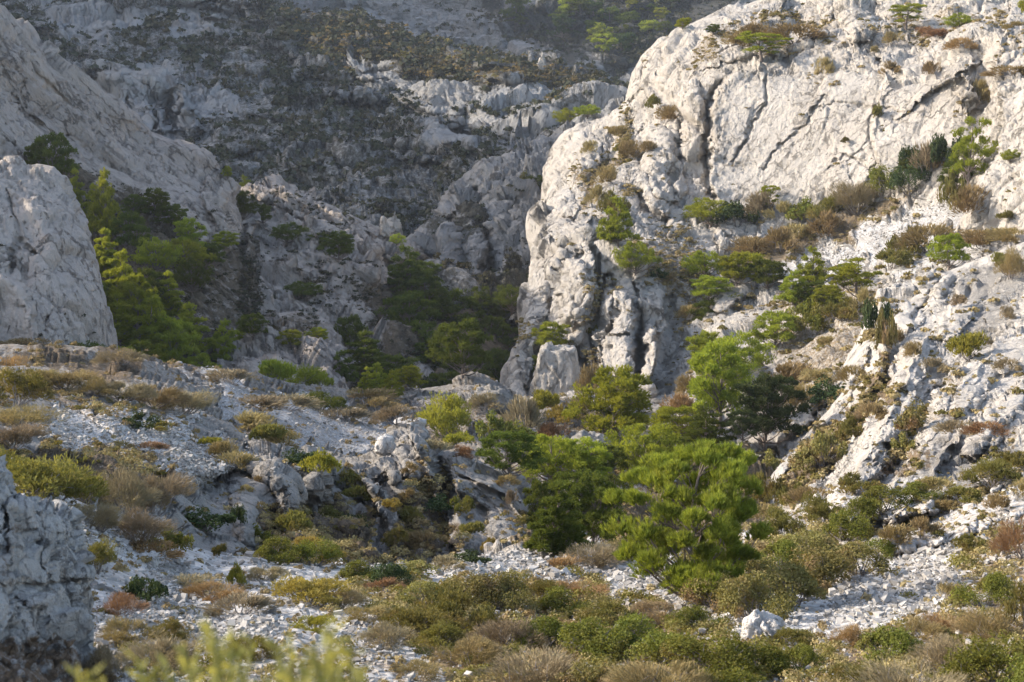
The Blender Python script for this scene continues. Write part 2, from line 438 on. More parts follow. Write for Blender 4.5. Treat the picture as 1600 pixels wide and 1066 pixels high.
    idx = np.arange(nr2 * ncx).reshape(nr2, ncx)
    F = np.stack([idx[:-1, :-1], idx[1:, :-1], idx[1:, 1:], idx[:-1, 1:]], -1).reshape(-1, 4)
    me = mesh_np(name, p, F, [mat], True, {'grv': G, 'soil': S})
    # keep normals towards the camera side
    o = link(name, me, kind='structure')
    if label: o['label'] = label
    # depth buffer
    qx, qy, qd = project(p)
    ix = ((qx + 200) / ZS).astype(int); iy = ((qy + 150) / ZS).astype(int)
    ok = (qd > 1) & (ix >= 0) & (ix < ZB_W) & (iy >= 0) & (iy < ZB_H)
    sid = len(SHEETS)
    Z = np.full((ZB_H, ZB_W), 1e9); np.minimum.at(Z, (iy[ok], ix[ok]), qd[ok])
    for _ in range(3):       # close pinholes
        m = Z > 1e8
        sh = np.minimum.reduce([np.roll(Z, 1, 0), np.roll(Z, -1, 0), np.roll(Z, 1, 1), np.roll(Z, -1, 1)])
        cnt = sum((np.roll(Z, s_, a_) < 1e8).astype(int) for s_, a_ in ((1, 0), (-1, 0), (1, 1), (-1, 1)))
        Z = np.where(m & (cnt >= 3), sh, Z)
    m = Z < ZBUF
    ZBUF[m] = Z[m]; ZID[m] = sid
    SHEETS[name] = dict(p=p, n=n, G=G, S=S, px=qx, py=qy, d=qd, id=sid, f=f, Z=Z, nb=nb, ncx=ncx, nr=nr2)
    print(f'{name}: {len(p)} verts, {time.time() - T0:.1f}s', flush=True)
    return o
def zat(px, py):
    i = min(max(int((py + 150) / ZS), 0), ZB_H - 1); j = min(max(int((px + 200) / ZS), 0), ZB_W - 1)
    return ZBUF[i, j]
def ground(px, py):
    return unproj(px, py, zat(px, py))
V_ = 'vertical'
# --- farthest hillside beyond the spur
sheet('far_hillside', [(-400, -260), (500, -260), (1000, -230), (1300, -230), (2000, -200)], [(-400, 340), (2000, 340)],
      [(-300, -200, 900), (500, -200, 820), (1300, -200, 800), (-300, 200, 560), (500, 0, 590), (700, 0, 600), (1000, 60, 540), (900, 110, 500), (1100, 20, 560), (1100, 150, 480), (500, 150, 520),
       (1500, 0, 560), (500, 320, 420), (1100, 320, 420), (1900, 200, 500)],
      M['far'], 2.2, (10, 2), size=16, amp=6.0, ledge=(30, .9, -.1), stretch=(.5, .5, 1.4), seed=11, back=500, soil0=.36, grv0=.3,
      soil=[([(760, 0), (1140, -60), (1140, 60), (1020, 110), (900, 110), (780, 60)], .8)],
      strokes=[('step', [(500, 45), (560, 22), (650, 45), (760, 70), (860, 92)], 5, -14, 25), ('bulge', [(880, 30), (895, 34)], 16, 12)])
# --- spur with the sunlit back and the cliff band
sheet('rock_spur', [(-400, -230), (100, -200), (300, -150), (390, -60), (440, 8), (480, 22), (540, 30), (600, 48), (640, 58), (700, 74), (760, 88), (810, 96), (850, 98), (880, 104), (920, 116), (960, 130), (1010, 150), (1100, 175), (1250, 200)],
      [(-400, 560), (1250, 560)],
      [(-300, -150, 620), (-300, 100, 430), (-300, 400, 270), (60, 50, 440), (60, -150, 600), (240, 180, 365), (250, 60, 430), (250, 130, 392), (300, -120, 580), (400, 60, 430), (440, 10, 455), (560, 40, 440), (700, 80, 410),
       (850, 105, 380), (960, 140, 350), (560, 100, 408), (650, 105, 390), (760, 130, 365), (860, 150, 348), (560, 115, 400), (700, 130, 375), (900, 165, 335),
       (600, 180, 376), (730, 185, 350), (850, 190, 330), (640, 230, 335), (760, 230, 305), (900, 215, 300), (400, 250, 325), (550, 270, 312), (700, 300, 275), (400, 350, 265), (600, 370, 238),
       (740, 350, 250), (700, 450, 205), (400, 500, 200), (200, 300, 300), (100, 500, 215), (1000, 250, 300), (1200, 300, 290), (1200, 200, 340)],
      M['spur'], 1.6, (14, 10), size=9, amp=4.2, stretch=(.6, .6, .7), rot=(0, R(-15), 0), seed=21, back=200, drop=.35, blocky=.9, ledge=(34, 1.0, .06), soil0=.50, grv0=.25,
      soil=[([(440, 0), (560, 30), (850, 95), (1000, 150), (930, 165), (850, 140), (700, 120), (560, 110), (500, 90), (450, 50)], .62),
            ([(545, 105), (700, 118), (850, 132), (950, 150), (965, 175), (900, 178), (860, 160), (800, 175), (700, 178), (600, 150)], .0, 6),
            ([(150, 110), (240, 105), (340, 100), (345, 150), (300, 215), (240, 200), (200, 170), (150, 140)], .0, 8),
            ([(50, 15), (340, 10), (345, 45), (250, 55), (130, 50), (60, 50)], .15, 8),
            ([(620, 165), (780, 190), (880, 190), (860, 215), (760, 225), (660, 200)], .1, 10),
            ([(600, 215), (800, 235), (820, 300), (700, 340), (500, 290), (440, 230)], .55, 20)],
      grv=[([(380, 255), (540, 258), (640, 290), (540, 275), (400, 275)], .9, 5), ([(620, 58), (860, 104), (930, 128), (900, 135), (700, 105), (620, 95)], .8, 6), ([(690, 165), (860, 205), (930, 200), (930, 215), (860, 222), (760, 210)], .9, 6), ([(400, 0), (450, 0), (520, 100), (450, 60)], .9, 8)],
      strokes=[('step', [(545, 112), (620, 112), (700, 122), (760, 124), (850, 138), (960, 160)][::-1], 4, -3, 20), ('step', [(560, 150), (620, 152), (700, 180), (760, 168), (850, 172), (960, 178)][::-1], 5, 8, 20),
               ('crack', [(590, 108), (640, 165)], 5, 5), ('crack', [(690, 118), (730, 185)], 6, 6), ('crack', [(830, 135), (870, 175)], 6, 6), ('bulge', [(560, 112), (590, 150)], 14, 7),
               ('step', [(150, 118), (200, 122), (260, 128), (345, 110)][::-1], 4, 10, 40), ('crack', [(200, 125), (205, 170)], 4, 8), ('crack', [(240, 128), (244, 200)], 6, 16), ('crack', [(262, 150), (268, 200)], 10, 16),
               ('bulge', [(275, 140), (300, 200)], 16, 8), ('crack', [(306, 110), (308, 150)], 4, 7),
               ('step', [(60, 40), (140, 25), (240, 38), (340, 20)][::-1], 5, 8, 30), ('step', [(50, 22), (140, 8), (240, 20), (340, 4)][::-1], 4, -4, 14),
               ('crack', [(700, 205), (850, 235), (870, 215)], 10, 10), ('step', [(600, 305), (720, 280), (860, 250)][::-1], 7, 8, 30),
               ('step', [(300, 225), (500, 245), (640, 250)][::-1], 6, 5, 22), ('step', [(350, 300), (480, 290), (600, 320)][::-1], 6, 5, 22), ('step', [(420, 180), (520, 190), (600, 215)][::-1], 6, 5, 18)])
# --- shaded rock buttress in the gorge
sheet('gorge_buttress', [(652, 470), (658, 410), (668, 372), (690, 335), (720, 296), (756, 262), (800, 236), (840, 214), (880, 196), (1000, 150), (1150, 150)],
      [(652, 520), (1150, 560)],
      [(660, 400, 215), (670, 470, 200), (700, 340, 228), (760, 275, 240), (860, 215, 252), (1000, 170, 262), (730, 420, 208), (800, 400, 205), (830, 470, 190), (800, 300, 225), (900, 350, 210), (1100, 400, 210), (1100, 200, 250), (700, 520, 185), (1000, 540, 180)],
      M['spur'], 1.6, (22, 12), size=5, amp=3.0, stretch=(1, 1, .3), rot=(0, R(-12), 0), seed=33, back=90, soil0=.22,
      soil=[([(760, 430), (850, 420), (850, 520), (730, 520)], .75), ([(700, 350), (750, 330), (760, 400), (720, 430)], .7)],
      strokes=[('crack', [(700, 345), (722, 400), (725, 470)], 9, 9), ('crack', [(745, 300), (765, 370), (760, 440)], 8, 8), ('bulge', [(690, 370), (700, 440)], 18, 6), ('bulge', [(735, 350), (745, 430)], 14, 5),
               ('crack', [(790, 280), (800, 340)], 7, 6)])
# --- valley floor under the pines
sheet('valley_floor', [(0, 400), (300, 405), (560, 400), (640, 385), (700, 395), (900, 400), (1100, 420)], [(0, 780), (1100, 780)],
      [(0, 420, 190), (600, 400, 225), (660, 390, 228), (800, 420, 215), (1050, 430, 200), (620, 450, 190), (700, 520, 160), (800, 520, 182), (620, 560, 140), (700, 600, 132), (760, 600, 146), (800, 620, 158), (1000, 600, 165), (200, 600, 125), (0, 700, 100), (600, 760, 100), (1000, 760, 100)],
      M['left'], 3.0, (20, 4), size=5, amp=1.4, seed=41, back=40, soil0=.75, grv=[([(720, 570), (770, 568), (775, 605), (715, 610)], .9)], grv0=.1,
      strokes=[('bulge', [(780, 470), (850, 420)], 30, 3)])
# --- big slope on the left
sheet('rock_slope', [(-400, 520), (-260, 330), (-160, 150), (-100, 40), (-50, -8), (-20, -10), (0, 4), (28, 36), (44, 50), (58, 66), (72, 78), (77, 92), (104, 112), (160, 148), (196, 160), (216, 180), (236, 206), (262, 216), (300, 226), (330, 246), (345, 276), (372, 296), (388, 330), (392, 352), (380, 380), (400, 420), (410, 470)],
      [(-400, 640), (410, 640)],
      [(-300, -50, 120), (-300, 500, 95), (0, 50, 141), (0, 200, 132), (0, 400, 120), (100, 130, 148), (100, 230, 138), (230, 225, 155), (200, 300, 138), (300, 250, 158), (330, 275, 158), (385, 340, 158), (350, 330, 148), (330, 380, 138), (200, 380, 126), (100, 300, 131),
       (360, 430, 134), (200, 500, 112), (300, 560, 112), (400, 600, 118)],
      M['left'], 1.8, (26, 9), size=4.5, amp=1.5, stretch=(1, .8, .35), rot=(0, R(50), 0), seed=51, back=60, drop=.7, blocky=.75,
      soil=[([(20, 225), (110, 235), (170, 300), (200, 420), (120, 420), (60, 300)], .8, 12), ([(160, 280), (400, 360), (410, 640), (100, 640), (150, 400)], .62, 20), ([(240, 290), (330, 290), (390, 350), (300, 400)], .3, 20)],
      strokes=[('crack', [(20, 60), (60, 120), (110, 160)], 5, 1.6), ('crack', [(110, 140), (180, 190), (260, 240)], 5, 1.5), ('crack', [(100, 200), (170, 250), (260, 300), (330, 340)], 6, 1.6),
               ('crack', [(0, 100), (40, 170), (120, 240)], 5, 1.8), ('crack', [(200, 220), (280, 260)], 4, 1.3), ('bulge', [(340, 300), (370, 350)], 30, 3)])
# --- rock tower at the left edge
sheet('rock_tower', [(-260, 470), (-150, 330), (-80, 250), (-30, 250), (0, 263), (14, 250), (26, 249), (40, 262), (60, 258), (84, 262), (97, 278), (106, 300), (118, 318), (132, 345), (144, 372), (150, 400), (157, 430), (163, 460), (168, 495), (171, 530), (172, 560)],
      [(-260, 640), (172, 640)],
      [(-200, 300, 82), (-200, 560, 72), (0, 280, 92), (30, 400, 86), (0, 550, 82), (90, 290, 95), (60, 350, 89), (120, 350, 92), (150, 430, 90), (165, 520, 88), (100, 500, 84), (60, 620, 80), (160, 620, 84)],
      M['tower'], 1.5, (16, 4.5), size=3.6, amp=.75, stretch=(1, .8, .22), rot=(0, R(8), 0), seed=61, back=45, drop=1.1, blocky=.8,
      strokes=[('step', [(-30, 420), (0, 432), (28, 450), (45, 480), (54, 520), (56, 570)][::-1], 3, 3.0, 60), ('crack', [(30, 372), (60, 400), (76, 440), (84, 480), (70, 520)], 3, 1.6), ('crack', [(10, 300), (25, 340), (30, 372), (12, 420)], 4, 1.4),
               ('crack', [(55, 420), (58, 480), (75, 520)], 3, 1.0), ('crack', [(88, 480), (100, 520), (96, 545)], 3, .8), ('crack', [(14, 255), (16, 275)], 5, 1.6), ('crack', [(100, 300), (110, 340), (104, 380)], 4, .8)])
# --- slope between the big one and the gorge
sheet('middle_slope', [(330, 380), (370, 310), (392, 293), (430, 289), (455, 292), (482, 303), (510, 312), (540, 325), (560, 336), (590, 350), (615, 360), (640, 370), (654, 386), (648, 410), (600, 420), (600, 440), (612, 462), (619, 490), (622, 530), (640, 600)][:13]
      + [(662, 440), (668, 520)],
      [(330, 640), (668, 640)],
      [(350, 330, 175), (400, 300, 188), (480, 310, 194), (560, 340, 200), (640, 375, 208), (655, 450, 190), (400, 350, 172), (500, 360, 178), (590, 390, 186), (400, 420, 155), (500, 420, 158), (580, 430, 164), (620, 470, 172), (400, 490, 138), (500, 500, 142), (590, 510, 150), (600, 580, 135), (450, 600, 122), (350, 600, 120)],
      M['left'], 1.8, (18, 7), size=4.5, amp=2.0, ledge=(40, .5, .5), stretch=(1, 1, .5), rot=(0, R(35), 0), seed=71, back=60, soil0=.34,
      soil=[([(560, 440), (660, 400), (668, 600), (600, 600)], .7)],
      strokes=[('step', [(400, 390), (480, 398), (560, 420), (600, 440), (618, 490)][::-1], 6, 3, 25), ('crack', [(470, 300), (520, 360), (560, 400)], 9, 4), ('crack', [(560, 350), (600, 420)], 9, 4), ('bulge', [(420, 300), (470, 320)], 20, 4),
               ('step', [(470, 360), (560, 380), (600, 400)][::-1], 6, 3, 20)])
sheet('rock_bluff', [(340, 560), (380, 530), (402, 512), (440, 498), (470, 494), (496, 503), (514, 520), (530, 548), (546, 570), (556, 590), (562, 615), (566, 640)],
      [(340, 680), (566, 680)],
      [(350, 560, 116), (402, 520, 122), (470, 500, 126), (514, 530, 124), (552, 590, 120), (450, 560, 114), (500, 600, 110), (400, 620, 104), (540, 650, 108)],
      M['left'], 1.6, (12, 4), size=3.2, amp=1.2, stretch=(1, 1, .4), rot=(0, R(15), 0), seed=81, back=25, drop=.9, soil0=.15,
      soil=[([(380, 500), (480, 490), (500, 520), (440, 545), (380, 560)], .55)], strokes=[('crack', [(500, 520), (515, 560), (510, 610)], 4, 2), ('crack', [(450, 505), (462, 570)], 4, 1.4)])
# --- the great sunlit cliff
def CALM(x, y):      # the great slab is smoother than the rock around it
    p = [(1112, 130), (1190, 110), (1290, 95), (1480, 130), (1540, 240), (1400, 300), (1200, 320), (1118, 300)]
    q = [(940, 430), (1040, 430), (1045, 620), (930, 580)]
    a = np.maximum(in_poly(x, y, p) * sstep(0, 25, dist_poly(x, y, p + [p[0]])[0]), .8 * in_poly(x, y, q) * sstep(0, 12, dist_poly(x, y, q + [q[0]])[0]))
    return 1 - .62 * a
HS = [
 ('crack', [(1128, 128), (1106, 168), (1103, 236), (1110, 306)], 7, 6), ('step', [(1180, 96), (1138, 122), (1112, 168), (1108, 236), (1114, 300)], 5, 5, 70),
 ('crack', [(1195, 100), (1198, 165), (1138, 253)], 3.5, 2.2), ('crack', [(1290, 150), (1262, 192), (1218, 233), (1190, 262)], 3, 1.6), ('crack', [(1192, 160), (1170, 200), (1150, 245)], 2.5, .8),
 ('crack', [(1377, 98), (1371, 162), (1360, 203), (1371, 253), (1350, 290)], 3.5, 2.0), ('step', [(1377, 100), (1372, 165), (1362, 203), (1372, 253)], 4, 2.2, 60),
 ('crack', [(1262, 178), (1290, 166), (1330, 162), (1411, 173)], 3, 1.4), ('crack', [(1284, 130), (1297, 101), (1325, 94), (1357, 91)], 3, 2.0),
 ('step', [(1357, 91), (1325, 94), (1297, 101), (1284, 130)], 3, 1.6, 40), ('crack', [(1293, 262), (1323, 243), (1350, 256), (1362, 270)], 3, 1.4), ('step', [(1450, 152), (1502, 117), (1512, 152)], 4, 2.5, 30),
 ('crack', [(1532, 70), (1530, 120), (1524, 169)], 9, 3), ('step', [(1520, 330), (1545, 290), (1562, 230), (1566, 169), (1540, 110), (1560, 60)][::-1], 6, 6, 120),
 ('crack', [(1440, 60), (1462, 90), (1470, 120)], 4, 2.5), ('crack', [(1375, 95), (1385, 110), (1400, 125)], 6, 2.5),
 # tiers at the top
 ('step', [(1225, 0), (1232, 30), (1298, 60), (1380, 42), (1450, 36), (1600, 34), (1700, 30)], 6, -9, 80),
 ('crack', [(1298, 0), (1302, 30), (1298, 58)], 4, 3.5), ('crack', [(1380, 0), (1385, 40)], 4, 3), ('crack', [(1480, 0), (1496, 22), (1500, 34)], 7, 3), ('crack', [(1440, 0), (1436, 36)], 5, 2), ('bulge', [(1330, 10), (1345, 42)], 24, 4),
 ('crack', [(1218, 75), (1235, 95)], 5, 3), ('crack', [(1180, 85), (1160, 70), (1130, 85)], 6, 3), ('step', [(1135, 98), (1180, 86), (1225, 90), (1290, 60)], 5, 2.5, 25),
 # left shoulder
 ('cleft', [(1020, 130), (1050, 170), (1090, 200)], 9, 3), ('cleft', [(960, 215), (955, 250), (935, 275), (925, 300)], 9, 4), ('bulge', [(915, 235), (905, 270)], 26, 5), ('bulge', [(870, 290), (880, 320)], 20, 4),
 ('cleft', [(990, 190), (1010, 230), (1000, 260)], 7, 3), ('bulge', [(1080, 150), (1085, 230)], 22, 3), ('bulge', [(1020, 220), (1045, 290)], 26, 4), ('cleft', [(1064, 190), (1056, 250), (1050, 300)], 6, 4),
 ('cleft', [(1000, 300), (1010, 330), (1040, 345)], 10, 4), ('bulge', [(1010, 290), (1035, 330)], 15, 3), ('cleft', [(1040, 80), (1030, 120)], 6, 3), ('cleft', [(985, 160), (1000, 145), (1010, 100)], 5, 3),
 # lower buttress
 ('step', [(850, 365), (900, 348), (924, 345), (931, 400), (933, 452)][::-1], 5, 4, 60), ('cleft', [(926, 348), (931, 400), (934, 455)], 5, 4.5), ('cleft', [(949, 430), (934, 492), (912, 540)], 4, 3.5), ('cleft', [(862, 372), (895, 402), (908, 395)], 4, 2),
 ('cleft', [(858, 425), (862, 470), (850, 520)], 5, 3), ('cleft', [(848, 512), (842, 560), (830, 600)], 7, 3), ('bulge', [(895, 420), (900, 490)], 24, 3.5),
 ('step', [(935, 400), (975, 385), (1000, 420), (1003, 470), (1000, 520), (990, 580)][::-1], 4, 2.5, 50), ('cleft', [(955, 430), (962, 470), (942, 520)], 3, 1.8), ('cleft', [(996, 450), (1001, 520), (996, 580)], 5, 3.5), ('cleft', [(938, 524), (985, 524)], 2.2, 1.4),
 ('step', [(1012, 470), (1040, 478), (1046, 500), (1022, 566), (1018, 630)][::-1], 5, 7, 45), ('cleft', [(975, 380), (985, 430)], 5, 2.4), ('bulge', [(965, 480), (960, 570)], 30, 4), ('bulge', [(1018, 520), (1008, 600)], 14, 3),
 ('bulge', [(880, 570), (872, 600)], 18, 1.5), ('cleft', [(900, 540), (915, 600)], 7, 4),
 ('cleft', [(1050, 470), (1075, 540), (1080, 620)], 14, 4)]
sheet('limestone_cliff', [(782, 640), (787, 606), (798, 572), (808, 536), (815, 500), (820, 462), (827, 425), (836, 390), (846, 345), (851, 305), (855, 262), (867, 232), (884, 208), (906, 194), (940, 184), (968, 168), (979, 156), (983, 140), (990, 112), (1004, 88), (1030, 62), (1060, 44), (1108, 22), (1150, 4), (1200, -8), (1240, -70), (1900, -90)],
      [(782, 660), (900, 680), (1100, 720), (1300, 520), (1600, 480), (1900, 480)],
      [(840, 260, 215), (900, 205, 212), (975, 175, 205), (985, 140, 206), (1010, 90, 208), (1060, 50, 208), (1150, 12, 208), (1230, 0, 208), (1300, -60, 225), (1600, -60, 205), (1850, -60, 180),
       (900, 260, 195), (960, 230, 190), (1050, 120, 192), (1090, 60, 200), (1130, 130, 181), (1130, 220, 174), (1130, 310, 168), (1090, 300, 170), (1220, 70, 186), (1250, 60, 188), (1220, 150, 173), (1250, 250, 164), (1250, 325, 159), (1350, 75, 174), (1400, 50, 176), (1380, 150, 163), (1380, 280, 152), (1480, 80, 162), (1480, 200, 150),
       (1560, 60, 156), (1570, 180, 143), (1560, 320, 134), (1800, 100, 128), (1800, 350, 110), (1300, 20, 190), (1500, 10, 176),
       (860, 320, 186), (850, 365, 160), (850, 400, 152), (830, 470, 143), (800, 600, 126), (840, 560, 129), (900, 355, 152), (900, 450, 140), (960, 370, 152), (960, 300, 172), (950, 450, 139), (950, 600, 128), (1020, 380, 152), (1040, 460, 140), (1040, 600, 126), (1090, 420, 148), (1080, 500, 138), (1090, 650, 124), (1300, 500, 150), (1600, 460, 125), (880, 640, 124)],
      M['cliff'], 1.45, (16, 7), strokes=HS, rigid=CALM, size=6.5, amp=1.25, stretch=(1, 1, .33), rot=(0, R(-8), 0), seed=91, back=80, drop=.5, blocky=.8,
      soil=[([(940, 190), (990, 180), (1010, 230), (975, 270), (950, 330), (925, 350), (930, 280), (955, 240)], .62, 12), ([(1100, 50), (1200, 30), (1290, 25), (1300, 50), (1220, 62), (1120, 62), (1070, 90)], .55, 10),
            ([(1060, 90), (1110, 60), (1110, 85), (1075, 110)], .5, 8), ([(1300, 55), (1420, 38), (1600, 36), (1600, 46), (1500, 55), (1400, 60), (1310, 66)], .45, 6),
            ([(930, 330), (970, 330), (1000, 380), (1090, 360), (1090, 480), (1050, 470), (1000, 430), (960, 370)], .5, 12), ([(920, 440), (945, 440), (925, 520), (900, 560), (880, 530), (910, 500)], .5, 8)])
# --- scree gully between cliff and near slope
sheet('scree_gully', [(760, 640), (830, 628), (870, 620), (940, 618), (1000, 580), (1040, 510), (1070, 430), (1090, 345), (1120, 332), (1150, 330), (1230, 345), (1280, 320), (1340, 300), (1400, 285), (1450, 255), (1490, 222), (1530, 250), (1570, 300), (1640, 330), (1900, 300)],
      [(760, 900), (1900, 900)],
      [(780, 650, 104), (860, 640, 104), (940, 640, 106), (1040, 620, 118), (1060, 480, 146), (1065, 400, 162), (1100, 340, 170), (1230, 350, 162), (1340, 310, 158), (1400, 290, 156), (1490, 235, 158), (1560, 300, 146), (1800, 320, 115),
       (1150, 420, 148), (1280, 420, 142), (1400, 360, 143), (1500, 340, 138), (1130, 520, 128), (1250, 500, 124), (1350, 450, 126), (1450, 400, 130), (1120, 600, 112), (1250, 580, 108), (1330, 520, 108), (1090, 660, 100), (1200, 660, 92), (1280, 640, 92),
       (900, 700, 86), (1000, 720, 82), (1100, 740, 76), (1180, 720, 80), (850, 760, 66), (950, 800, 60), (1050, 820, 58), (1150, 790, 62), (900, 880, 42), (1100, 880, 42), (1300, 800, 60), (1800, 600, 60)],
      M['cliff'], 1.9, (8, 1), size=3.2, amp=.75, stretch=(1, 1, .6), rot=(0, R(-35), 0), gravamp=.04, seed=101, back=10, drop=.1, soil0=.3, grv0=.12,
      grv=[([(1265, 400), (1480, 285), (1490, 300), (1400, 380), (1280, 455), (1190, 440), (1200, 420)], 1.0, 8), ([(1480, 300), (1600, 380), (1500, 420), (1380, 440), (1400, 400)], .8, 8), ([(1120, 380), (1200, 350), (1270, 360), (1230, 440), (1130, 430)], .7, 10)],
      soil=[([(1100, 350), (1280, 330), (1420, 290), (1480, 240), (1470, 280), (1270, 390), (1200, 420), (1120, 380)], .7, 10), ([(1200, 430), (1380, 440), (1340, 540), (1290, 620), (1200, 600), (1240, 500)], .5, 14), ([(1265, 395), (1480, 290), (1470, 320), (1380, 385), (1280, 450)], .0, 5),
            ([(760, 640), (950, 640), (960, 700), (1150, 740), (1200, 700), (1230, 760), (1150, 900), (800, 900)], .7)],
      strokes=[('bulge', [(1100, 615), (1085, 650)], 24, 4), ('bulge', [(1128, 670), (1120, 705)], 18, 4), ('bulge', [(1170, 700), (1250, 650), (1290, 600)], 22, 4), ('bulge', [(1150, 545), (1180, 580)], 24, 3), ('bulge', [(900, 650), (935, 700)], 40, 6), ('bulge', [(1130, 470), (1160, 440)], 22, 3)])
# --- near slope on the right
SLAB_LINES = [([(1366, 470), (1338, 556), (1303, 626), (1265, 686), (1208, 742)], 15), ([(1436, 545), (1404, 615), (1368, 690), (1318, 795)], 21), ([(1600, 545), (1545, 568), (1495, 636), (1446, 735), (1345, 806)], 22), ([(1600, 612), (1555, 650), (1515, 700)], 13),
              ([(1600, 730), (1500, 768), (1400, 806)], 15), ([(1470, 432), (1440, 470), (1420, 500)], 15), ([(1560, 420), (1520, 470), (1480, 520)], 12), ([(1600, 790), (1480, 830), (1400, 850)], 14)]
def SLABS(x, y):      # long smooth ribs of bare rock with rougher, broken rock between them
    xx = x + 9 * vnoise(np.stack([x / 18, y / 18, np.zeros(x.shape)], -1), 3)
    k = np.zeros(x.shape)
    for pl, wd in SLAB_LINES:
        d_, _ = dist_poly(xx, y, pl); k = np.maximum(k, 1 - sstep(wd * .55, wd * 1.1, d_))
    return 1.25 - 1.08 * k
JS = [('step', [(1370, 455), (1368, 500), (1385, 555), (1360, 600), (1330, 650), (1290, 700), (1240, 750)], 3, 4.5, 40), ('crack', [(1380, 490), (1400, 530), (1390, 570), (1370, 620)], 9, 3),
      ('crack', [(1470, 425), (1455, 470), (1430, 500)], 5, 3.4), ('step', [(1400, 450), (1440, 440), (1468, 425), (1462, 470)], 3, 2.6, 20), ('crack', [(1400, 560), (1360, 640), (1320, 700), (1290, 760)], 9, 2.2), ('step', [(1440, 545), (1400, 610), (1370, 680), (1340, 730), (1310, 795)], 3, 3.4, 34),
      ('crack', [(1470, 600), (1440, 660), (1405, 730), (1370, 750)], 10, 2.2), ('step', [(1510, 545), (1480, 600), (1450, 650), (1425, 720), (1400, 745), (1330, 808)], 3, 3.2, 38), ('crack', [(1540, 560), (1500, 600), (1480, 640)], 5, 1.2),
      ('step', [(1600, 590), (1530, 640), (1480, 700), (1440, 760), (1400, 800)], 3, 2.2, 34), ('step', [(1600, 660), (1540, 700), (1500, 745), (1440, 790)], 3, 1.2, 24), ('step', [(1600, 500), (1560, 530), (1530, 570), (1500, 600)], 3, 1.8, 24), ('step', [(1500, 440), (1480, 490), (1440, 540)], 3, 2.4, 30),
      ('step', [(1600, 430), (1560, 450), (1520, 490), (1490, 520)], 3, 1.4, 22), ('bulge', [(1395, 590), (1350, 680)], 20, 1.2), ('bulge', [(1460, 620), (1420, 700)], 16, .8), ('bulge', [(1380, 800), (1440, 790)], 20, 1.0),
      ('bulge', [(1210, 745), (1240, 700)], 20, 3), ('crack', [(1520, 500), (1560, 470), (1600, 455)], 4, .9), ('crack', [(1500, 740), (1560, 700), (1600, 690)], 5, .7), ('crack', [(1460, 800), (1520, 770), (1600, 740)], 6, .8)]
JS += [('bulge', pl_, wd_ * 1.25, 1.7) for pl_, wd_ in SLAB_LINES]
sheet('near_slope', [(1140, 880), (1180, 800), (1200, 752), (1214, 722), (1246, 694), (1288, 642), (1306, 600), (1326, 556), (1350, 508), (1364, 470), (1372, 456), (1398, 448), (1440, 430), (1464, 418), (1476, 424), (1500, 416), (1560, 392), (1620, 372), (1760, 330), (1950, 300)],
      [(1140, 900), (1200, 960), (1950, 1100)],
      [(1150, 880, 50), (1210, 740, 76), (1290, 650, 86), (1330, 560, 98), (1370, 470, 106), (1460, 430, 110), (1590, 390, 112), (1800, 340, 100), (1420, 500, 96), (1500, 470, 98), (1600, 460, 92), (1380, 580, 82), (1480, 560, 80), (1600, 560, 72), (1330, 680, 70), (1440, 660, 62), (1550, 650, 58),
       (1260, 760, 62), (1360, 740, 55), (1480, 730, 50), (1590, 720, 46), (1250, 830, 48), (1350, 810, 44), (1480, 800, 40), (1590, 800, 36), (1300, 950, 30), (1600, 950, 25), (1850, 600, 60), (1850, 900, 25)],
      M['near'], 1.6, (14, 3.5), strokes=JS, rigid=SLABS, size=2.6, amp=.42, stretch=(1, 1, .28), rot=(0, R(-38), 0), seed=111, back=35, drop=.5, blocky=.75, grv0=.12,
      grv=[([(1480, 440), (1600, 400), (1600, 520), (1520, 540), (1470, 500)], .42, 10), ([(1440, 700), (1600, 660), (1600, 800), (1400, 800), (1380, 760)], .4, 12), ([(1300, 780), (1600, 740), (1600, 1000), (1200, 1000)], .9)],
      soil0=.12, soil=[([(1200, 850), (1300, 770), (1420, 770), (1500, 740), (1600, 720), (1600, 1000), (1200, 1000)], .42, 10), ([(1380, 490), (1400, 530), (1400, 570), (1370, 640), (1290, 760), (1230, 790), (1250, 750), (1350, 610), (1385, 560)], .7, 6), ([(1450, 640), (1460, 650), (1420, 740), (1380, 750), (1400, 700)], .6, 6), ([(1520, 580), (1530, 590), (1480, 660), (1460, 660)], .5, 6), ([(1600, 680), (1540, 690), (1470, 730), (1600, 700)], .5, 6)])
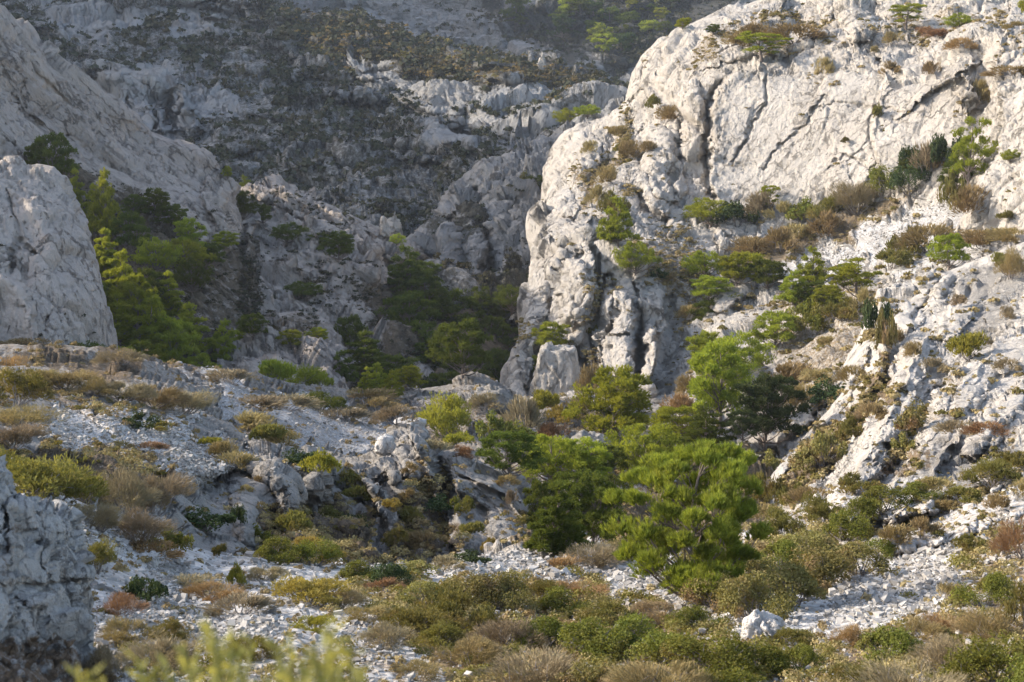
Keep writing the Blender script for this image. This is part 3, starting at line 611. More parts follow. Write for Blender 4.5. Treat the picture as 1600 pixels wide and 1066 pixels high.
# --- farther knoll fold on the left
K1 = [('step', [(560, 622), (640, 640), (700, 640), (760, 625)][::-1], 6, 2, 25), ('bulge', [(735, 615), (770, 640)], 30, 3.0), ('bulge', [(640, 605), (610, 612)], 18, 1.6), ('bulge', [(860, 650), (930, 700)], 26, 2.5), ('crack', [(560, 640), (700, 690), (800, 700)], 14, 1.8), ('bulge', [(740, 700), (800, 690)], 26, 1.5)]
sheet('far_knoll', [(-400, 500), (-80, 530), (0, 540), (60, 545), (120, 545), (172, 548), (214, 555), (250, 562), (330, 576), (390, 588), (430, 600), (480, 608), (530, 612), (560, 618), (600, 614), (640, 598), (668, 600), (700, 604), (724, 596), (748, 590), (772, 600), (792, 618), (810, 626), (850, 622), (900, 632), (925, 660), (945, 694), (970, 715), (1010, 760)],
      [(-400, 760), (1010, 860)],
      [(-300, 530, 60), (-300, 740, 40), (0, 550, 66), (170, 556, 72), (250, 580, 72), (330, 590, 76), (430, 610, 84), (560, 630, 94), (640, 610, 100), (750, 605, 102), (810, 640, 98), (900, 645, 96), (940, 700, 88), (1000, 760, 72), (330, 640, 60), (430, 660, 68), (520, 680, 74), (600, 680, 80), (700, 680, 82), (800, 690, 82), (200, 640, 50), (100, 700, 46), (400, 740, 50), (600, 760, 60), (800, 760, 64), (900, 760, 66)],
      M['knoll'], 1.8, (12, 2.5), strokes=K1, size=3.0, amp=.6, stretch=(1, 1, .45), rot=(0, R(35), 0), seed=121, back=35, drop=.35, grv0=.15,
      soil0=.42, grv=[([(250, 570), (430, 600), (560, 640), (640, 690), (500, 700), (350, 640)], .8, 10)],  # earth cover raised to darken the fold, standing for its shade
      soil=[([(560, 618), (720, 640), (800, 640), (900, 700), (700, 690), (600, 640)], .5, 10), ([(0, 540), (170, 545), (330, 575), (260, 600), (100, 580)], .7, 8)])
# --- nearer knoll with the rock faces
K2 = [('step', [(690, 712), (706, 760), (700, 800), (706, 850)], 4, 3.0, 50), ('crack', [(686, 705), (702, 760), (708, 840)], 8, 2.6), ('step', [(740, 750), (790, 775), (826, 830), (840, 870)], 4, 1.2, 40), ('step', [(650, 700), (672, 750), (690, 800), (706, 850)], 4, 1.6, 30),
      ('step', [(560, 745), (590, 780), (608, 825), (618, 880)], 4, 2.4, 36), ('crack', [(600, 760), (628, 800), (640, 860)], 14, 2.4), ('bulge', [(640, 690), (655, 720)], 34, 2.2), ('bulge', [(600, 715), (615, 740)], 16, 1),
      ('bulge', [(730, 740), (790, 770), (800, 830)], 36, 2.0), ('step', [(310, 752), (380, 728), (424, 745), (438, 790), (420, 850)][::-1], 4, -2.2, 40), ('step', [(330, 740), (400, 742), (436, 770), (438, 810)], 4, 1.8, 60), ('crack', [(400, 880), (440, 820), (480, 800), (560, 795), (600, 860)], 22, 2.4),
      ('bulge', [(395, 770), (400, 820)], 36, 1.4), ('bulge', [(430, 740), (500, 745)], 20, 1.4), ('step', [(400, 735), (455, 722), (486, 745), (490, 790)], 4, 1.3, 30), ('step', [(480, 740), (530, 745), (560, 775)], 4, 1.2, 26), ('bulge', [(545, 800), (590, 860)], 24, 1.6), ('crack', [(480, 735), (486, 770)], 4, 1.0), ('crack', [(455, 680), (470, 715)], 4, .8),
      ('bulge', [(120, 612), (180, 655)], 24, 1.3), ('bulge', [(400, 680), (440, 715)], 22, 1.3), ('step', [(330, 662), (400, 690), (450, 712)], 4, -.8, 20), ('crack', [(205, 790), (240, 830), (290, 860)], 14, .6), ('crack', [(650, 740), (660, 800)], 6, 1.0), ('crack', [(740, 760), (780, 800)], 4, .8),
      ('step', [(690, 745), (760, 750), (815, 742)][::-1], 4, .8, 20)]
def KCALM(x, y):
    a = 1 - .65 * sstep(360, 280, x) * sstep(740, 700, y)
    p = [(690, 725), (815, 745), (845, 870), (700, 860)]; q = [(300, 760), (400, 735), (440, 790), (420, 860), (310, 850)]
    for pl in (p, q): a = a * (1 - .5 * in_poly(x, y, pl) * sstep(0, 14, dist_poly(x, y, pl + [pl[0]])[0]))
    return a
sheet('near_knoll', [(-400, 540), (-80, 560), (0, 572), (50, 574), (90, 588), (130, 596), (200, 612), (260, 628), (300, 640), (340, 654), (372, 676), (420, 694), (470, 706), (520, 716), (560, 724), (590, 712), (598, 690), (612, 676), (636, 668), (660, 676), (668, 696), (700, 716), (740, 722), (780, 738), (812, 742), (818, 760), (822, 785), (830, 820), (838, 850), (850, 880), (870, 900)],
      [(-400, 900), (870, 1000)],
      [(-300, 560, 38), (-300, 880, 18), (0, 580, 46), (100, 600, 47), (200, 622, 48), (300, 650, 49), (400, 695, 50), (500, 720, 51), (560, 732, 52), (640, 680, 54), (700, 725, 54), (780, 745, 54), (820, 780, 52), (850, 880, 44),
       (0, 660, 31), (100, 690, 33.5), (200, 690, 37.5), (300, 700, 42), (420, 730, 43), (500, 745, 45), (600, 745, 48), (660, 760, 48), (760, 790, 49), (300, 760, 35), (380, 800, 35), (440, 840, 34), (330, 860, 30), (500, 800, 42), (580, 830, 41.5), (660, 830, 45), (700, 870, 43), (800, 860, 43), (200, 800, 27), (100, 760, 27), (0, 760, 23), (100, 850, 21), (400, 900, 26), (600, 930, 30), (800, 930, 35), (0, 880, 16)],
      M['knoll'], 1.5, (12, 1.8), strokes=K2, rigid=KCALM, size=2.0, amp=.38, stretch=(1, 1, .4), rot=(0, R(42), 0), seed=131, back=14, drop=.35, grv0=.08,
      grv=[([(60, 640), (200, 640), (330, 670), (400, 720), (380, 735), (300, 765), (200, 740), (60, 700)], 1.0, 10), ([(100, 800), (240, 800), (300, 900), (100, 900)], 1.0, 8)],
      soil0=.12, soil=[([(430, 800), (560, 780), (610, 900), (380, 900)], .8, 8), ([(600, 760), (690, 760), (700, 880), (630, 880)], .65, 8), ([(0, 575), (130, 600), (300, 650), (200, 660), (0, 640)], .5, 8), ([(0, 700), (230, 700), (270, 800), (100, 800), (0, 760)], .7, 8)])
# --- the ground we stand above
sheet('foreground_ground', [(-500, 700), (-100, 740), (60, 762), (130, 790), (200, 820), (280, 850), (350, 868), (430, 880), (540, 880), (640, 882), (740, 872), (820, 862), (870, 858), (930, 848), (990, 860), (1050, 860), (1120, 845), (1180, 830), (1280, 815), (1380, 800), (1450, 790), (1520, 770), (1600, 750), (1750, 710), (2100, 650)],
      [(-500, 1500), (2100, 1500)],
      [(-400, 760, 20), (-400, 1100, 9), (0, 780, 21), (140, 800, 24), (250, 850, 25.5), (350, 880, 27), (540, 895, 28), (740, 890, 31), (870, 870, 37), (930, 856, 41), (1050, 870, 38), (1180, 845, 40), (1280, 830, 42), (1450, 800, 41), (1600, 765, 40), (1850, 720, 36),
       (200, 920, 19), (400, 950, 19.5), (600, 960, 21), (800, 960, 23), (1000, 960, 24.5), (1200, 960, 24), (1400, 920, 27), (1400, 980, 20), (1600, 900, 25), (1600, 980, 18), (200, 1066, 12.5), (600, 1066, 13.5), (1000, 1066, 14.5), (1400, 1066, 14), (1700, 1100, 12), (0, 1000, 13), (800, 1400, 6.5), (-300, 1400, 6), (1900, 1400, 6.5), (1900, 1000, 17), (2050, 720, 34), (2050, 1200, 10)],
      M['near'], 2.0, (10, 1.0), size=1.6, amp=.16, stretch=(1, 1, .8), seed=141, back=6, drop=.15, grv0=1.0, gravamp=.10, soil0=.18,
      soil=[([(560, 900), (900, 900), (1000, 940), (1100, 960), (1300, 1066), (700, 1100), (600, 980)], .75, 12), ([(1050, 850), (1400, 820), (1350, 880), (1200, 930), (1050, 940)], .75, 10), ([(1250, 1010), (1600, 960), (1700, 1200), (1200, 1200)], .7, 12), ([(1500, 830), (1600, 820), (1600, 960), (1480, 960)], .6, 10),
            ([(-100, 1020), (600, 1020), (800, 1300), (-100, 1300)], .5, 10), ([(1600, 830), (2100, 760), (2100, 1200), (1600, 1200)], .55, 12)])
# --- blocky rock in the lower left corner
L = [('crack', [(55, 850), (66, 830), (70, 800)], 3, .2), ('crack', [(62, 838), (68, 880), (74, 900)], 3, .22), ('step', [(10, 790), (12, 860)], 3, .2, 20), ('crack', [(10, 826), (60, 834), (112, 842)], 2.5, .14), ('crack', [(30, 912), (70, 914), (120, 905)], 3, .16),
     ('crack', [(25, 930), (35, 955), (60, 965)], 3, .14), ('crack', [(105, 905), (120, 935), (125, 980)], 4, .2), ('step', [(0, 910), (60, 912), (126, 903)], 3, .12, 30), ('crack', [(60, 970), (58, 1040)], 3, .1), ('crack', [(35, 820), (40, 790)], 3, .12), ('crack', [(85, 800), (92, 850), (80, 880)], 2.5, .12)]
sheet('blocky_outcrop', [(-760, 1480), (-600, 1200), (-470, 960), (-360, 800), (-270, 712), (-160, 690), (-60, 700), (-20, 712), (0, 736), (7, 744), (10, 782), (30, 788), (62, 796), (90, 802), (110, 812), (114, 836), (119, 860), (127, 892), (124, 912), (130, 950), (133, 1000), (132, 1060), (140, 1120)],
      [(-760, 1500), (140, 1500)],
      [(-470, 980, 9.2), (-700, 1450, 7.6), (-400, 1400, 7.2), (-200, 700, 9.8), (0, 760, 10.2), (60, 800, 10.6), (110, 830, 10.9), (125, 900, 10.8), (130, 1000, 10.4), (60, 900, 9.9), (0, 900, 9.3), (60, 1050, 9.2), (-200, 1100, 7.5), (100, 1400, 7.5), (0, 1400, 7)],
      M['front'], 1.5, (8, .35), strokes=L, size=.55, amp=.11, stretch=(1, 1, .9), rot=(0, R(-6), 0), seed=151, back=3, drop=1.0, soil0=.1, blocky=1.6,
      soil=[([(0, 800), (50, 830), (40, 900), (0, 930)], .4, 6), ([(-100, 990), (40, 1000), (120, 1040), (130, 1200), (-100, 1200)], .6, 8)])
# --- unseen massif off the left edge, crest shaped to shadow gorge and far hillside
def massif():
    u = np.array([math.sin(SUN_AZ), math.cos(SUN_AZ), 0]); hv = np.array([u[1], -u[0], 0])
    ce, se = math.cos(SUN_EL), math.sin(SUN_EL)
    prof = [(140, -200), (165, -70), (185, -30), (200, -16), (215, -11), (225, -5), (235, -2), (278, -2), (296, 0), (306, -8), (318, -10), (345, -15), (365, -18), (398, -18), (420, -17), (436, -12), (450, 0), (470, 14), (500, 22), (550, 29), (590, 36), (660, 60), (800, 100), (1000, 130), (1300, 60)]
    hs = np.arange(140, 1300, 2.5); v = np.interp(hs, *zip(*prof))
    K = 410.0
    zc = (v + K * se) / ce
    q = np.stack([hs * .05, np.zeros_like(hs), np.zeros_like(hs)], -1)
    zc = zc + 2.2 * fbm(q, 4, 7) + 1.0 * fbm(q * 6, 2, 9)
    offs = np.array([-260, -200, -150, -110, -78, -52, -30, -14, -4, 0, 5, 14, 30, 55, 90, 140, 220, 320])
    drop = np.array([270, 240, 205, 170, 130, 90, 52, 22, 5, 0, 6, 18, 40, 70, 110, 160, 230, 300]) * 1.0
    # negative offset = valley side (steep), positive = far side
    offs = np.where(offs < 0, offs * .52, offs)
    P = (hv * hs[None, :, None] + u * (K + offs[:, None, None]))
    P[..., 2] = np.maximum(zc[None] - drop[:, None], -60)
    p = P.reshape(-1, 3)
    w = np.repeat((np.abs(offs) > 2).astype(float)[:, None], len(hs), 1).ravel()
    nn = np.stack([fbm(p / 25, 3, 3 + k) for k in range(3)], -1) * 7 * w[:, None]
    nn[:, 2] = np.minimum(nn[:, 2], 0)
    p = p + nn
    nr, ncx = P.shape[:2]; idx = np.arange(nr * ncx).reshape(nr, ncx)
    F = np.stack([idx[:-1, :-1], idx[1:, :-1], idx[1:, 1:], idx[:-1, 1:]], -1).reshape(-1, 4)
    me = mesh_np('unseen_mountain', p, F, [M['spur']], True, {'grv': np.full(len(p), .3), 'soil': np.full(len(p), .4)})
    link('unseen_mountain', me, kind='structure')
massif()
# ------------------------------------------------------------------ plant materials
PM = {}
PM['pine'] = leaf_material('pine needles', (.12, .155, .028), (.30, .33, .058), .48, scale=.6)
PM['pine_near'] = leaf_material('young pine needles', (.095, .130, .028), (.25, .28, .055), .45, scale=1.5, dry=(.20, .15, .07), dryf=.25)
PM['pine_dark'] = leaf_material('shaded pine needles', (.052, .076, .022), (.125, .148, .036), .38, scale=.4)  # darker copy of the pine needles, shade put into the colour
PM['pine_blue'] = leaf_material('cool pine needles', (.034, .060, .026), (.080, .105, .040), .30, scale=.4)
PM['oak'] = leaf_material('holm oak leaves', (.030, .048, .022), (.085, .105, .046), .2, scale=.8)
PM['kermes'] = leaf_material('kermes oak leaves', (.075, .090, .022), (.205, .21, .052), .32, scale=1.5, dry=(.21, .16, .07), dryf=.5)
PM['lentisk'] = leaf_material('lentisk leaves', (.12, .115, .038), (.28, .25, .10), .25, scale=1.8, dry=(.26, .17, .11), dryf=.7)
PM['olive'] = leaf_material('olive green scrub', (.10, .10, .034), (.22, .195, .07), .28, scale=2.0, dry=(.23, .165, .085), dryf=.6)
PM['yellow'] = leaf_material('yellow green scrub', (.16, .165, .035), (.31, .29, .06), .35, scale=2.0)
PM['gold'] = leaf_material('golden scrub', (.20, .165, .055), (.36, .29, .10), .35, scale=2.0)
PM['brown'] = leaf_material('dry brown scrub', (.17, .135, .060), (.35, .275, .135), .2, (1.2, 1.1, .8), scale=2.0, dry=(.30, .22, .13), dryf=.5)
PM['heather'] = leaf_material('withered heather', (.16, .13, .075), (.33, .27, .17), .15, (1.2, 1.05, .9), scale=2.0, dry=(.30, .24, .13), dryf=.8)
PM['rust'] = leaf_material('rusty dead scrub', (.20, .13, .065), (.36, .24, .13), .25, (1.2, 1.0, .7), scale=2.0)
PM['grass'] = leaf_material('straw grass', (.26, .20, .11), (.42, .34, .19), .3, (1.1, 1.05, .8), scale=2.0)
PM['bark'] = plain_material('pine bark', (.10, .075, .06), (.22, .18, .155), 9)
PM['twig'] = plain_material('grey twigs', (.13, .11, .10), (.27, .24, .22), 14)
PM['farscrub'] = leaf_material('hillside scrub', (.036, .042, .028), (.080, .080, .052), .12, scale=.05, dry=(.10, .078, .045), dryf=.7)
PM['litscrub'] = leaf_material('dry hillside scrub', (.14, .11, .05), (.29, .215, .10), .2, scale=.08, dry=(.19, .18, .06), dryf=.8)  # brighter scrub for the spur back, sunlight put into the colour
PM['sprig'] = leaf_material('spurge leaves', (.20, .20, .075), (.31, .30, .12), .4, scale=4)

def unitv(rng, n):
    v = rng.normal(size=(n, 3)); return v / np.linalg.norm(v, axis=1)[:, None]
def blades(P, Dv, nb, ln, wd, spread, rng, rr=None):
    """needle tufts: nb thin triangles leaving each point"""
    n = len(P); P = np.repeat(P, nb, 0); Dv = np.repeat(Dv, nb, 0)
    r = np.repeat(rng.random(n) if rr is None else rr, nb)
    d = Dv + spread * unitv(rng, n * nb); d /= np.linalg.norm(d, axis=1)[:, None]
    s = np.cross(d, unitv(rng, n * nb)); s /= np.linalg.norm(s, axis=1)[:, None] + 1e-9
    L = ln * rng.uniform(.65, 1.2, n * nb)[:, None]; w = wd * rng.uniform(.7, 1.2, n * nb)[:, None]
    V = np.stack([P - s * w * .35, P + s * w * .35, P + d * L * .55 + s * w * .5, P + d * L, P + d * L * .55 - s * w * .5], 1)
    V = np.stack([V[:, 0], V[:, 2], V[:, 3], V[:, 4]], 1)      # slim kite
    return V.reshape(-1, 3), np.repeat(np.clip(r + rng.uniform(-.2, .2, n * nb), 0, 1), 4)
def leaves(P, nrm, ln, wd, rng):
    n = len(P)
    d = unitv(rng, n) + nrm * .5; d /= np.linalg.norm(d, axis=1)[:, None]
    s = np.cross(d, nrm + .8 * unitv(rng, n)); s /= np.linalg.norm(s, axis=1)[:, None] + 1e-9
    L = ln * rng.uniform(.6, 1.3, n)[:, None]; w = wd * rng.uniform(.7, 1.3, n)[:, None]
    V = np.stack([P - d * L * .5, P + s * w * .5, P + d * L * .5, P - s * w * .5], 1)
    return V.reshape(-1, 3), np.repeat(rng.random(n), 4)
def quads(V): return np.arange(len(V)).reshape(-1, 4)
def tubes(paths, sides=5):
    """paths: list of (points (k,3), radii (k,))"""
    VV, FF, off = [], [], 0
    for P, r in paths:
        P = np.array(P, float); r = np.array(r, float); k = len(P)
        t = np.gradient(P, axis=0); t /= np.linalg.norm(t, axis=1)[:, None] + 1e-9
        a = np.cross(t, [0.13, .97, .2]); a /= np.linalg.norm(a, axis=1)[:, None] + 1e-9; b = np.cross(t, a)
        th = np.linspace(0, 2 * math.pi, sides, endpoint=False)
        ring = P[:, None] + r[:, None, None] * (a[:, None] * np.cos(th)[None, :, None] + b[:, None] * np.sin(th)[None, :, None])
        VV.append(ring.reshape(-1, 3))
        i = np.arange(k * sides).reshape(k, sides) + off; j = np.roll(i, -1, 1)
        FF.append(np.stack([i[:-1], j[:-1], j[1:], i[1:]], -1).reshape(-1, 4)); off += k * sides
    return np.concatenate(VV), np.concatenate(FF)
def bend(a, b, rng, amt, k=6, up=.0):
    t = np.linspace(0, 1, k)[:, None]; a = np.array(a, float); b = np.array(b, float); L = np.linalg.norm(b - a)
    p = a * (1 - t) + b * t
    p += np.sin(t * math.pi) * (unitv(rng, 1) * amt * L) + np.sin(t * math.pi * 2) * (unitv(rng, 1) * amt * .5 * L)
    p[:, 2] += up * L * np.sin(t[:, 0] * math.pi)
    return p
def pine_proto(name, seed, W, H, ncl, npf, ntf, nb, ln, wd, base=.2, kind='round', lean=0.0, sides=5, puff=.42, clr=.17, upb=.55, spread=.55):
    """trunk mesh and crown mesh of one pine. W, H in metres."""
    rng = np.random.default_rng(seed)
    top = np.array([lean * H, rng.uniform(-.05, .05) * H, H * .93])
    tr = bend((0, 0, -.06 * H), top, rng, .05, 9)
    r0 = .022 * H + .012 * W
    paths = [(tr, np.linspace(r0, r0 * .12, len(tr)))]
    cen, rad = [], []
    tries = 0
    while len(cen) < ncl and tries < 4000:
        tries += 1
        t = rng.uniform(base, 1) ** (.8 if kind != 'cone' else 1.1)
        if kind == 'cone': env = (1 - (t - base) / (1 - base)) ** .75 * .9 + .1
        elif kind == 'umbrella': env = math.sin(min(1, (t - base) / (1 - base) + .12) * math.pi * .62) ** .7 if t > .3 else .6
        else: env = math.sqrt(max(.03, 1 - ((t - .52) / .52) ** 2))
        a = rng.uniform(0, 2 * math.pi); q = env * math.sqrt(rng.uniform(.15, 1)) * W * .5 * (1 + .25 * math.sin(3 * a + seed))
        rr = W * clr * rng.uniform(.7, 1.25)
        q = max(0, q - rr * .5)
        ax = np.interp(t * H, tr[:, 2], tr[:, 0]); ay = np.interp(t * H, tr[:, 2], tr[:, 1])
        c = np.array([ax + q * math.cos(a), ay + q * math.sin(a), min(t * H, H - rr * .6)])
        if all(np.linalg.norm((c - e) * (1, 1, 1.3)) > .72 * (rr + f) for e, f in zip(cen, rad)):
            cen.append(c); rad.append(rr)
    P, Dv, RR = [], [], []
    for c, rr in zip(cen, rad):
        zt = max(.08 * H, c[2] - .55 * math.hypot(c[0], c[1]) - .08 * H)
        k = int(np.argmin(np.abs(tr[:, 2] - zt)))
        b = bend(tr[k], c, rng, .10, 6, -.05)
        rb = np.linspace(max(r0 * (1 - tr[k, 2] / H) * .45, r0 * .10), r0 * .05, 6); paths.append((b, rb))
        pc = c + unitv(rng, npf) * rr * rng.uniform(.25, .8, npf)[:, None] * np.array([1, 1, .62])
        for q in pc:
            pr = rr * puff * rng.uniform(.75, 1.25)
            if rng.random() < .5: paths.append((bend(b[3], q, rng, .12, 4), np.linspace(r0 * .07, r0 * .03, 4)))
            u = unitv(rng, ntf)
            keep = u[:, 2] > -.75; u = u[keep]
            P.append(q + u * pr * np.array([1, 1, .7]) * rng.uniform(.45, 1.0, len(u))[:, None])
            out = (q - np.array([0, 0, H * .35])); out /= np.linalg.norm(out) + 1e-6
            d = u * .8 + np.array([0, 0, upb]) + out * .35; Dv.append(d / np.linalg.norm(d, axis=1)[:, None])
            RR.append(np.clip(rng.uniform(.15, .85) + .25 * u[:, 2], 0, 1))
    P = np.concatenate(P); Dv = np.concatenate(Dv); RR = np.concatenate(RR)
    V, r = blades(P, Dv, nb, ln, wd, spread, rng, RR)
    crown = mesh_np(name + '_crown', V, quads(V), [], False, {'rnd': r})
    TV, TF = tubes(paths, sides)
    trunk = mesh_np(name + '_trunk', TV, TF, [PM['bark']], True)
    ex = np.percentile(V, 99, axis=0) - np.percentile(V, 1, axis=0)
    return dict(trunk=trunk, crown=crown, W=float(ex[0] + ex[1]) / 2, H=float(np.percentile(V[:, 2], 99.5)))
def shrub_proto(name, seed, style, n, ln, wd, npf=9, flat=.6):
    """unit shrub: about 1 m wide, flat m high"""
    rng = np.random.default_rng(seed)
    pc = []; 
    for k in range(npf):
        a = rng.uniform(0, 2 * math.pi); q = math.sqrt(rng.random()) * .40
        pc.append((q * math.cos(a), q * math.sin(a), flat * (.08 + .62 * (1 - (q / .46) ** 2) * rng.uniform(.35, 1.05)), rng.uniform(.10, .22)))
    pc = np.array(pc); per = n // npf
    P, Nn, RR = [], [], []
    for x, y, z, r in pc:
        u = unitv(rng, per); u = u[u[:, 2] > -.6]
        q = np.array([x, y, z]) + u * r * np.array([1, 1, .85]) * rng.uniform(.55, 1.05, len(u))[:, None]
        P.append(q); Nn.append(u); RR.append(np.clip(rng.uniform(.1, .7) + .3 * rng.random(len(u)), 0, 1))
    P = np.concatenate(P); Nn = np.concatenate(Nn); RR = np.concatenate(RR)
    P = P + .05 * fbm(P * 6 + seed, 3, seed)[:, None] * Nn * 2
    P[:, 2] = np.abs(P[:, 2])
    if style == 'leaf':
        V, r = leaves(P, Nn, ln, wd, rng)
    elif style == 'twig':
        d = P - np.array([0, 0, -.1]); d /= np.linalg.norm(d, axis=1)[:, None]
        V, r = blades(P - d * ln * .4, d, 2, ln, wd, .45, rng, RR)
    else:      # sprig: short needle sprays
        d = Nn * .6 + np.array([0, 0, .8]); d /= np.linalg.norm(d, axis=1)[:, None]
        V, r = blades(P, d, 3, ln, wd, .5, rng, RR)
    me = mesh_np(name, V, quads(V), [], False, {'rnd': r})
    paths = []
    for x, y, z, rr in pc:
        b = bend((x * .12, y * .12, -.06), (x, y, z), rng, .14, 5)
        paths.append((b, np.linspace(.012, .004, 5)))
        for k in range(4):
            e = np.array([x, y, z]) + unitv(rng, 1)[0] * rr * .9
            paths.append((bend(b[3], e, rng, .1, 3), np.linspace(.005, .002, 3)))
    TV, TF = tubes(paths, 4)
    return dict(fol=me, stem=mesh_np(name + '_stem', TV, TF, [PM['twig']], True), W=float(np.ptp(np.percentile(V[:, 0], [1, 99]))), H=float(np.percentile(V[:, 2], 99)))

# crown meshes are shared; a colour version is a light copy of the mesh with its own material
_cv = {}
def tinted(me, mat):
    k = (me.name, mat.name)
    if k not in _cv:
        c = me.copy(); c.materials.clear(); c.materials.append(mat); _cv[k] = c
    return _cv[k]
PP = {}
PP['big'] = pine_proto('near_pine', 5, 2.9, 3.1, 60, 9, 17, 12, .16, .013, base=.03, kind='round', lean=.03, clr=.118, puff=.46, sides=7, upb=1.25, spread=.45)
for k in range(5):
    PP[f'mid{k}'] = pine_proto(f'mid_pine_{k}', 20 + k, (5.0, 6.2, 4.4, 5.2, 3.6)[k], (4.8, 4.0, 5.2, 4.4, 5.2)[k], 34, 9, 19, 5, .26, .05, base=(.16, .22, .12, .2, .16)[k], kind=('round', 'round', 'cone', 'round', 'cone')[k], lean=(.05, -.06, .03, -.03, .08)[k], clr=.165, upb=.7)
for k in range(3):
    PP[f'open{k}'] = pine_proto(f'open_pine_{k}', 40 + k, 4.0, 5.0, 24, 8, 17, 5, .22, .04, base=.22, kind=('round', 'umbrella', 'round')[k], lean=.05 * (k - 1), clr=.145)
for k in range(3):
    PP[f'far{k}'] = pine_proto(f'far_pine_{k}', 60 + k, 6.0, 5.5, 16, 6, 9, 4, .6, .2, base=.15, kind='round', clr=.19, sides=4)
SHR = {}
for k in range(3):
    SHR[f'leafbig{k}'] = shrub_proto(f'leafy_shrub_{k}', 80 + k, 'leaf', 8500, .030, .019, 15)
    SHR[f'sprigbig{k}'] = shrub_proto(f'sprig_shrub_{k}', 90 + k, 'sprig', 3800, .055, .011, 14, .62)
    SHR[f'twigbig{k}'] = shrub_proto(f'twig_shrub_{k}', 100 + k, 'twig', 4200, .085, .006, 13, .62)
    SHR[f'leaf{k}'] = shrub_proto(f'small_leafy_shrub_{k}', 110 + k, 'leaf', 2200, .055, .04, 9, .6)
    SHR[f'sprig{k}'] = shrub_proto(f'small_sprig_shrub_{k}', 120 + k, 'sprig', 900, .11, .028, 8, .6)
    SHR[f'twig{k}'] = shrub_proto(f'small_twig_shrub_{k}', 130 + k, 'twig', 1100, .13, .018, 8, .6)
print('protos', time.time() - T0, flush=True)

# ------------------------------------------------------------------ placing
prng = random.Random(4)
COUNT = {'pine_tree': 0, 'shrub': 0}
USED = []
def empty(name, loc, rz, sc):
    o = bpy.data.objects.new(name, None); C.objects.link(o)
    o.empty_display_size = .3; o.location = loc; o.rotation_euler = (0, 0, rz); o.scale = sc
    return o
def base_at(px, py, on=None):
    if on is None: d = zat(px, py)
    else:
        Z = SHEETS[on]['Z']; i = min(max(int((py + 150) / ZS), 0), ZB_H - 1); j = min(max(int((px + 200) / ZS), 0), ZB_W - 1); d = Z[i, j]
        if d > 1e8: d = float(np.exp(SHEETS[on]['f'](np.array([px * 1.0]), np.array([py * 1.0])))[0])
    return unproj(px, py, d), d
def pine(px, py, w, h, proto, mat, label, group=None, on=None, name='pine_tree', cat='pine tree'):
    P, d = base_at(px, py, on); pr = PP[proto]
    sw = w * d / FPX / pr['W']; sh = h * d / FPX / pr['H']
    r = empty(name, P, prng.uniform(-.5, .5) if proto == 'big' else prng.uniform(0, 6.28), (sw, sw, sh))
    r['label'] = label; r['category'] = cat
    if group: r['group'] = group
    link('trunk', pr['trunk'], r); link('crown', tinted(pr['crown'], PM[mat]), r)
    return r
def shrub(px, py, w, h, proto, mat, label, group=None, on=None, name='shrub', cat='shrub', parts=None):
    P, d = base_at(px, py, on); pr = SHR[proto]
    sw = w * d / FPX / pr['W']; sh = h * d / FPX / pr['H']
    loc = Vector(P); rz = prng.uniform(0, 6.28); sc = (sw * prng.uniform(.9, 1.1), sw * prng.uniform(.9, 1.1), sh)
    if parts if parts is not None else w > 55:
        r = empty(name, loc, rz, sc); link('stem', pr['stem'], r); link('foliage', tinted(pr['fol'], PM[mat]), r)
    else:
        r = link(name, tinted(pr['fol'], PM[mat])); r.location = loc; r.rotation_euler = (0, 0, rz); r.scale = sc
    r['label'] = label; r['category'] = cat
    if group: r['group'] = group
    return r
# ------------------------------------------------------------------ labels
LM = [('the big young pine', 1085, 820), ('the white boulder', 1190, 975), ('the blocky corner rock', 60, 900), ('the rock tower', 100, 430), ('the twin round bushes', 457, 590),
      ('the open pine on the knoll', 690, 600), ('the dark oak', 1190, 640), ('the upright block', 865, 580), ('the smooth slab', 1250, 220), ('the scree strip', 1350, 360), ('the ledge pine', 1415, 30),
      ('the cracked pillar top', 1440, 460), ('the yellow bush', 1510, 555), ('the knoll summit', 635, 690), ('the knoll face', 820, 790), ('the heather thicket', 215, 780), ('the gravel slope', 290, 690),
      ('the flat pine', 895, 180), ('the gorge mouth', 640, 390), ('the tall cliff pine', 1515, 260), ('the bulging rock', 400, 800), ('the yellow bush row', 475, 920), ('the tilted buttress', 950, 480),
      ('the white slabs', 1400, 640), ('the lentisk thicket', 1240, 900), ('the gully cluster', 1150, 500), ('the pinnacle', 850, 90), ('the sunlit band', 680, 140), ('the rounded slope', 330, 270), ('the dark gorge wood', 700, 540),
      ('the dead bush', 815, 650), ('the foot path scree', 950, 880), ('the rusty bush', 185, 940)]
LABELS = {}
def rel(px, py, L):
    dx, dy = px - L[1], py - L[2]
    side = 'on the gorge side of' if (px - L[1]) * (720 - L[1]) > 0 else 'beyond'
    if abs(dy) > 1.3 * abs(dx): return ('downhill of ' if dy > 0 else 'uphill of ') + L[0]
    return side + ' ' + L[0]
def autolabel(desc, px, py, w=None):
    Ls = sorted(LM, key=lambda L: math.hypot(px - L[1], py - L[2]))
    sh_ = [L[0].replace('the ', '', 1) for L in Ls]
    for adj in ('', 'low ', 'ragged ', 'rounded ', 'sparse ', 'dense ', 'leaning ', 'patchy ', 'spreading ', 'compact '):
        for i, j in ((0, 1), (0, 2), (1, 0), (0, 3), (1, 2), (0, 4)):
            c = f'{adj}{desc} {rel(px, py, Ls[i])}, near {sh_[j]}'
            if c not in LABELS and len(c.replace(',', '').split()) <= 16: LABELS[c] = 1; return c
    for i in range(12):
        c = f'{desc} {rel(px, py, Ls[i])}'
        if c not in LABELS and len(c.split()) <= 16: LABELS[c] = 1; return c
    return f'{desc} {rel(px, py, Ls[1])}'

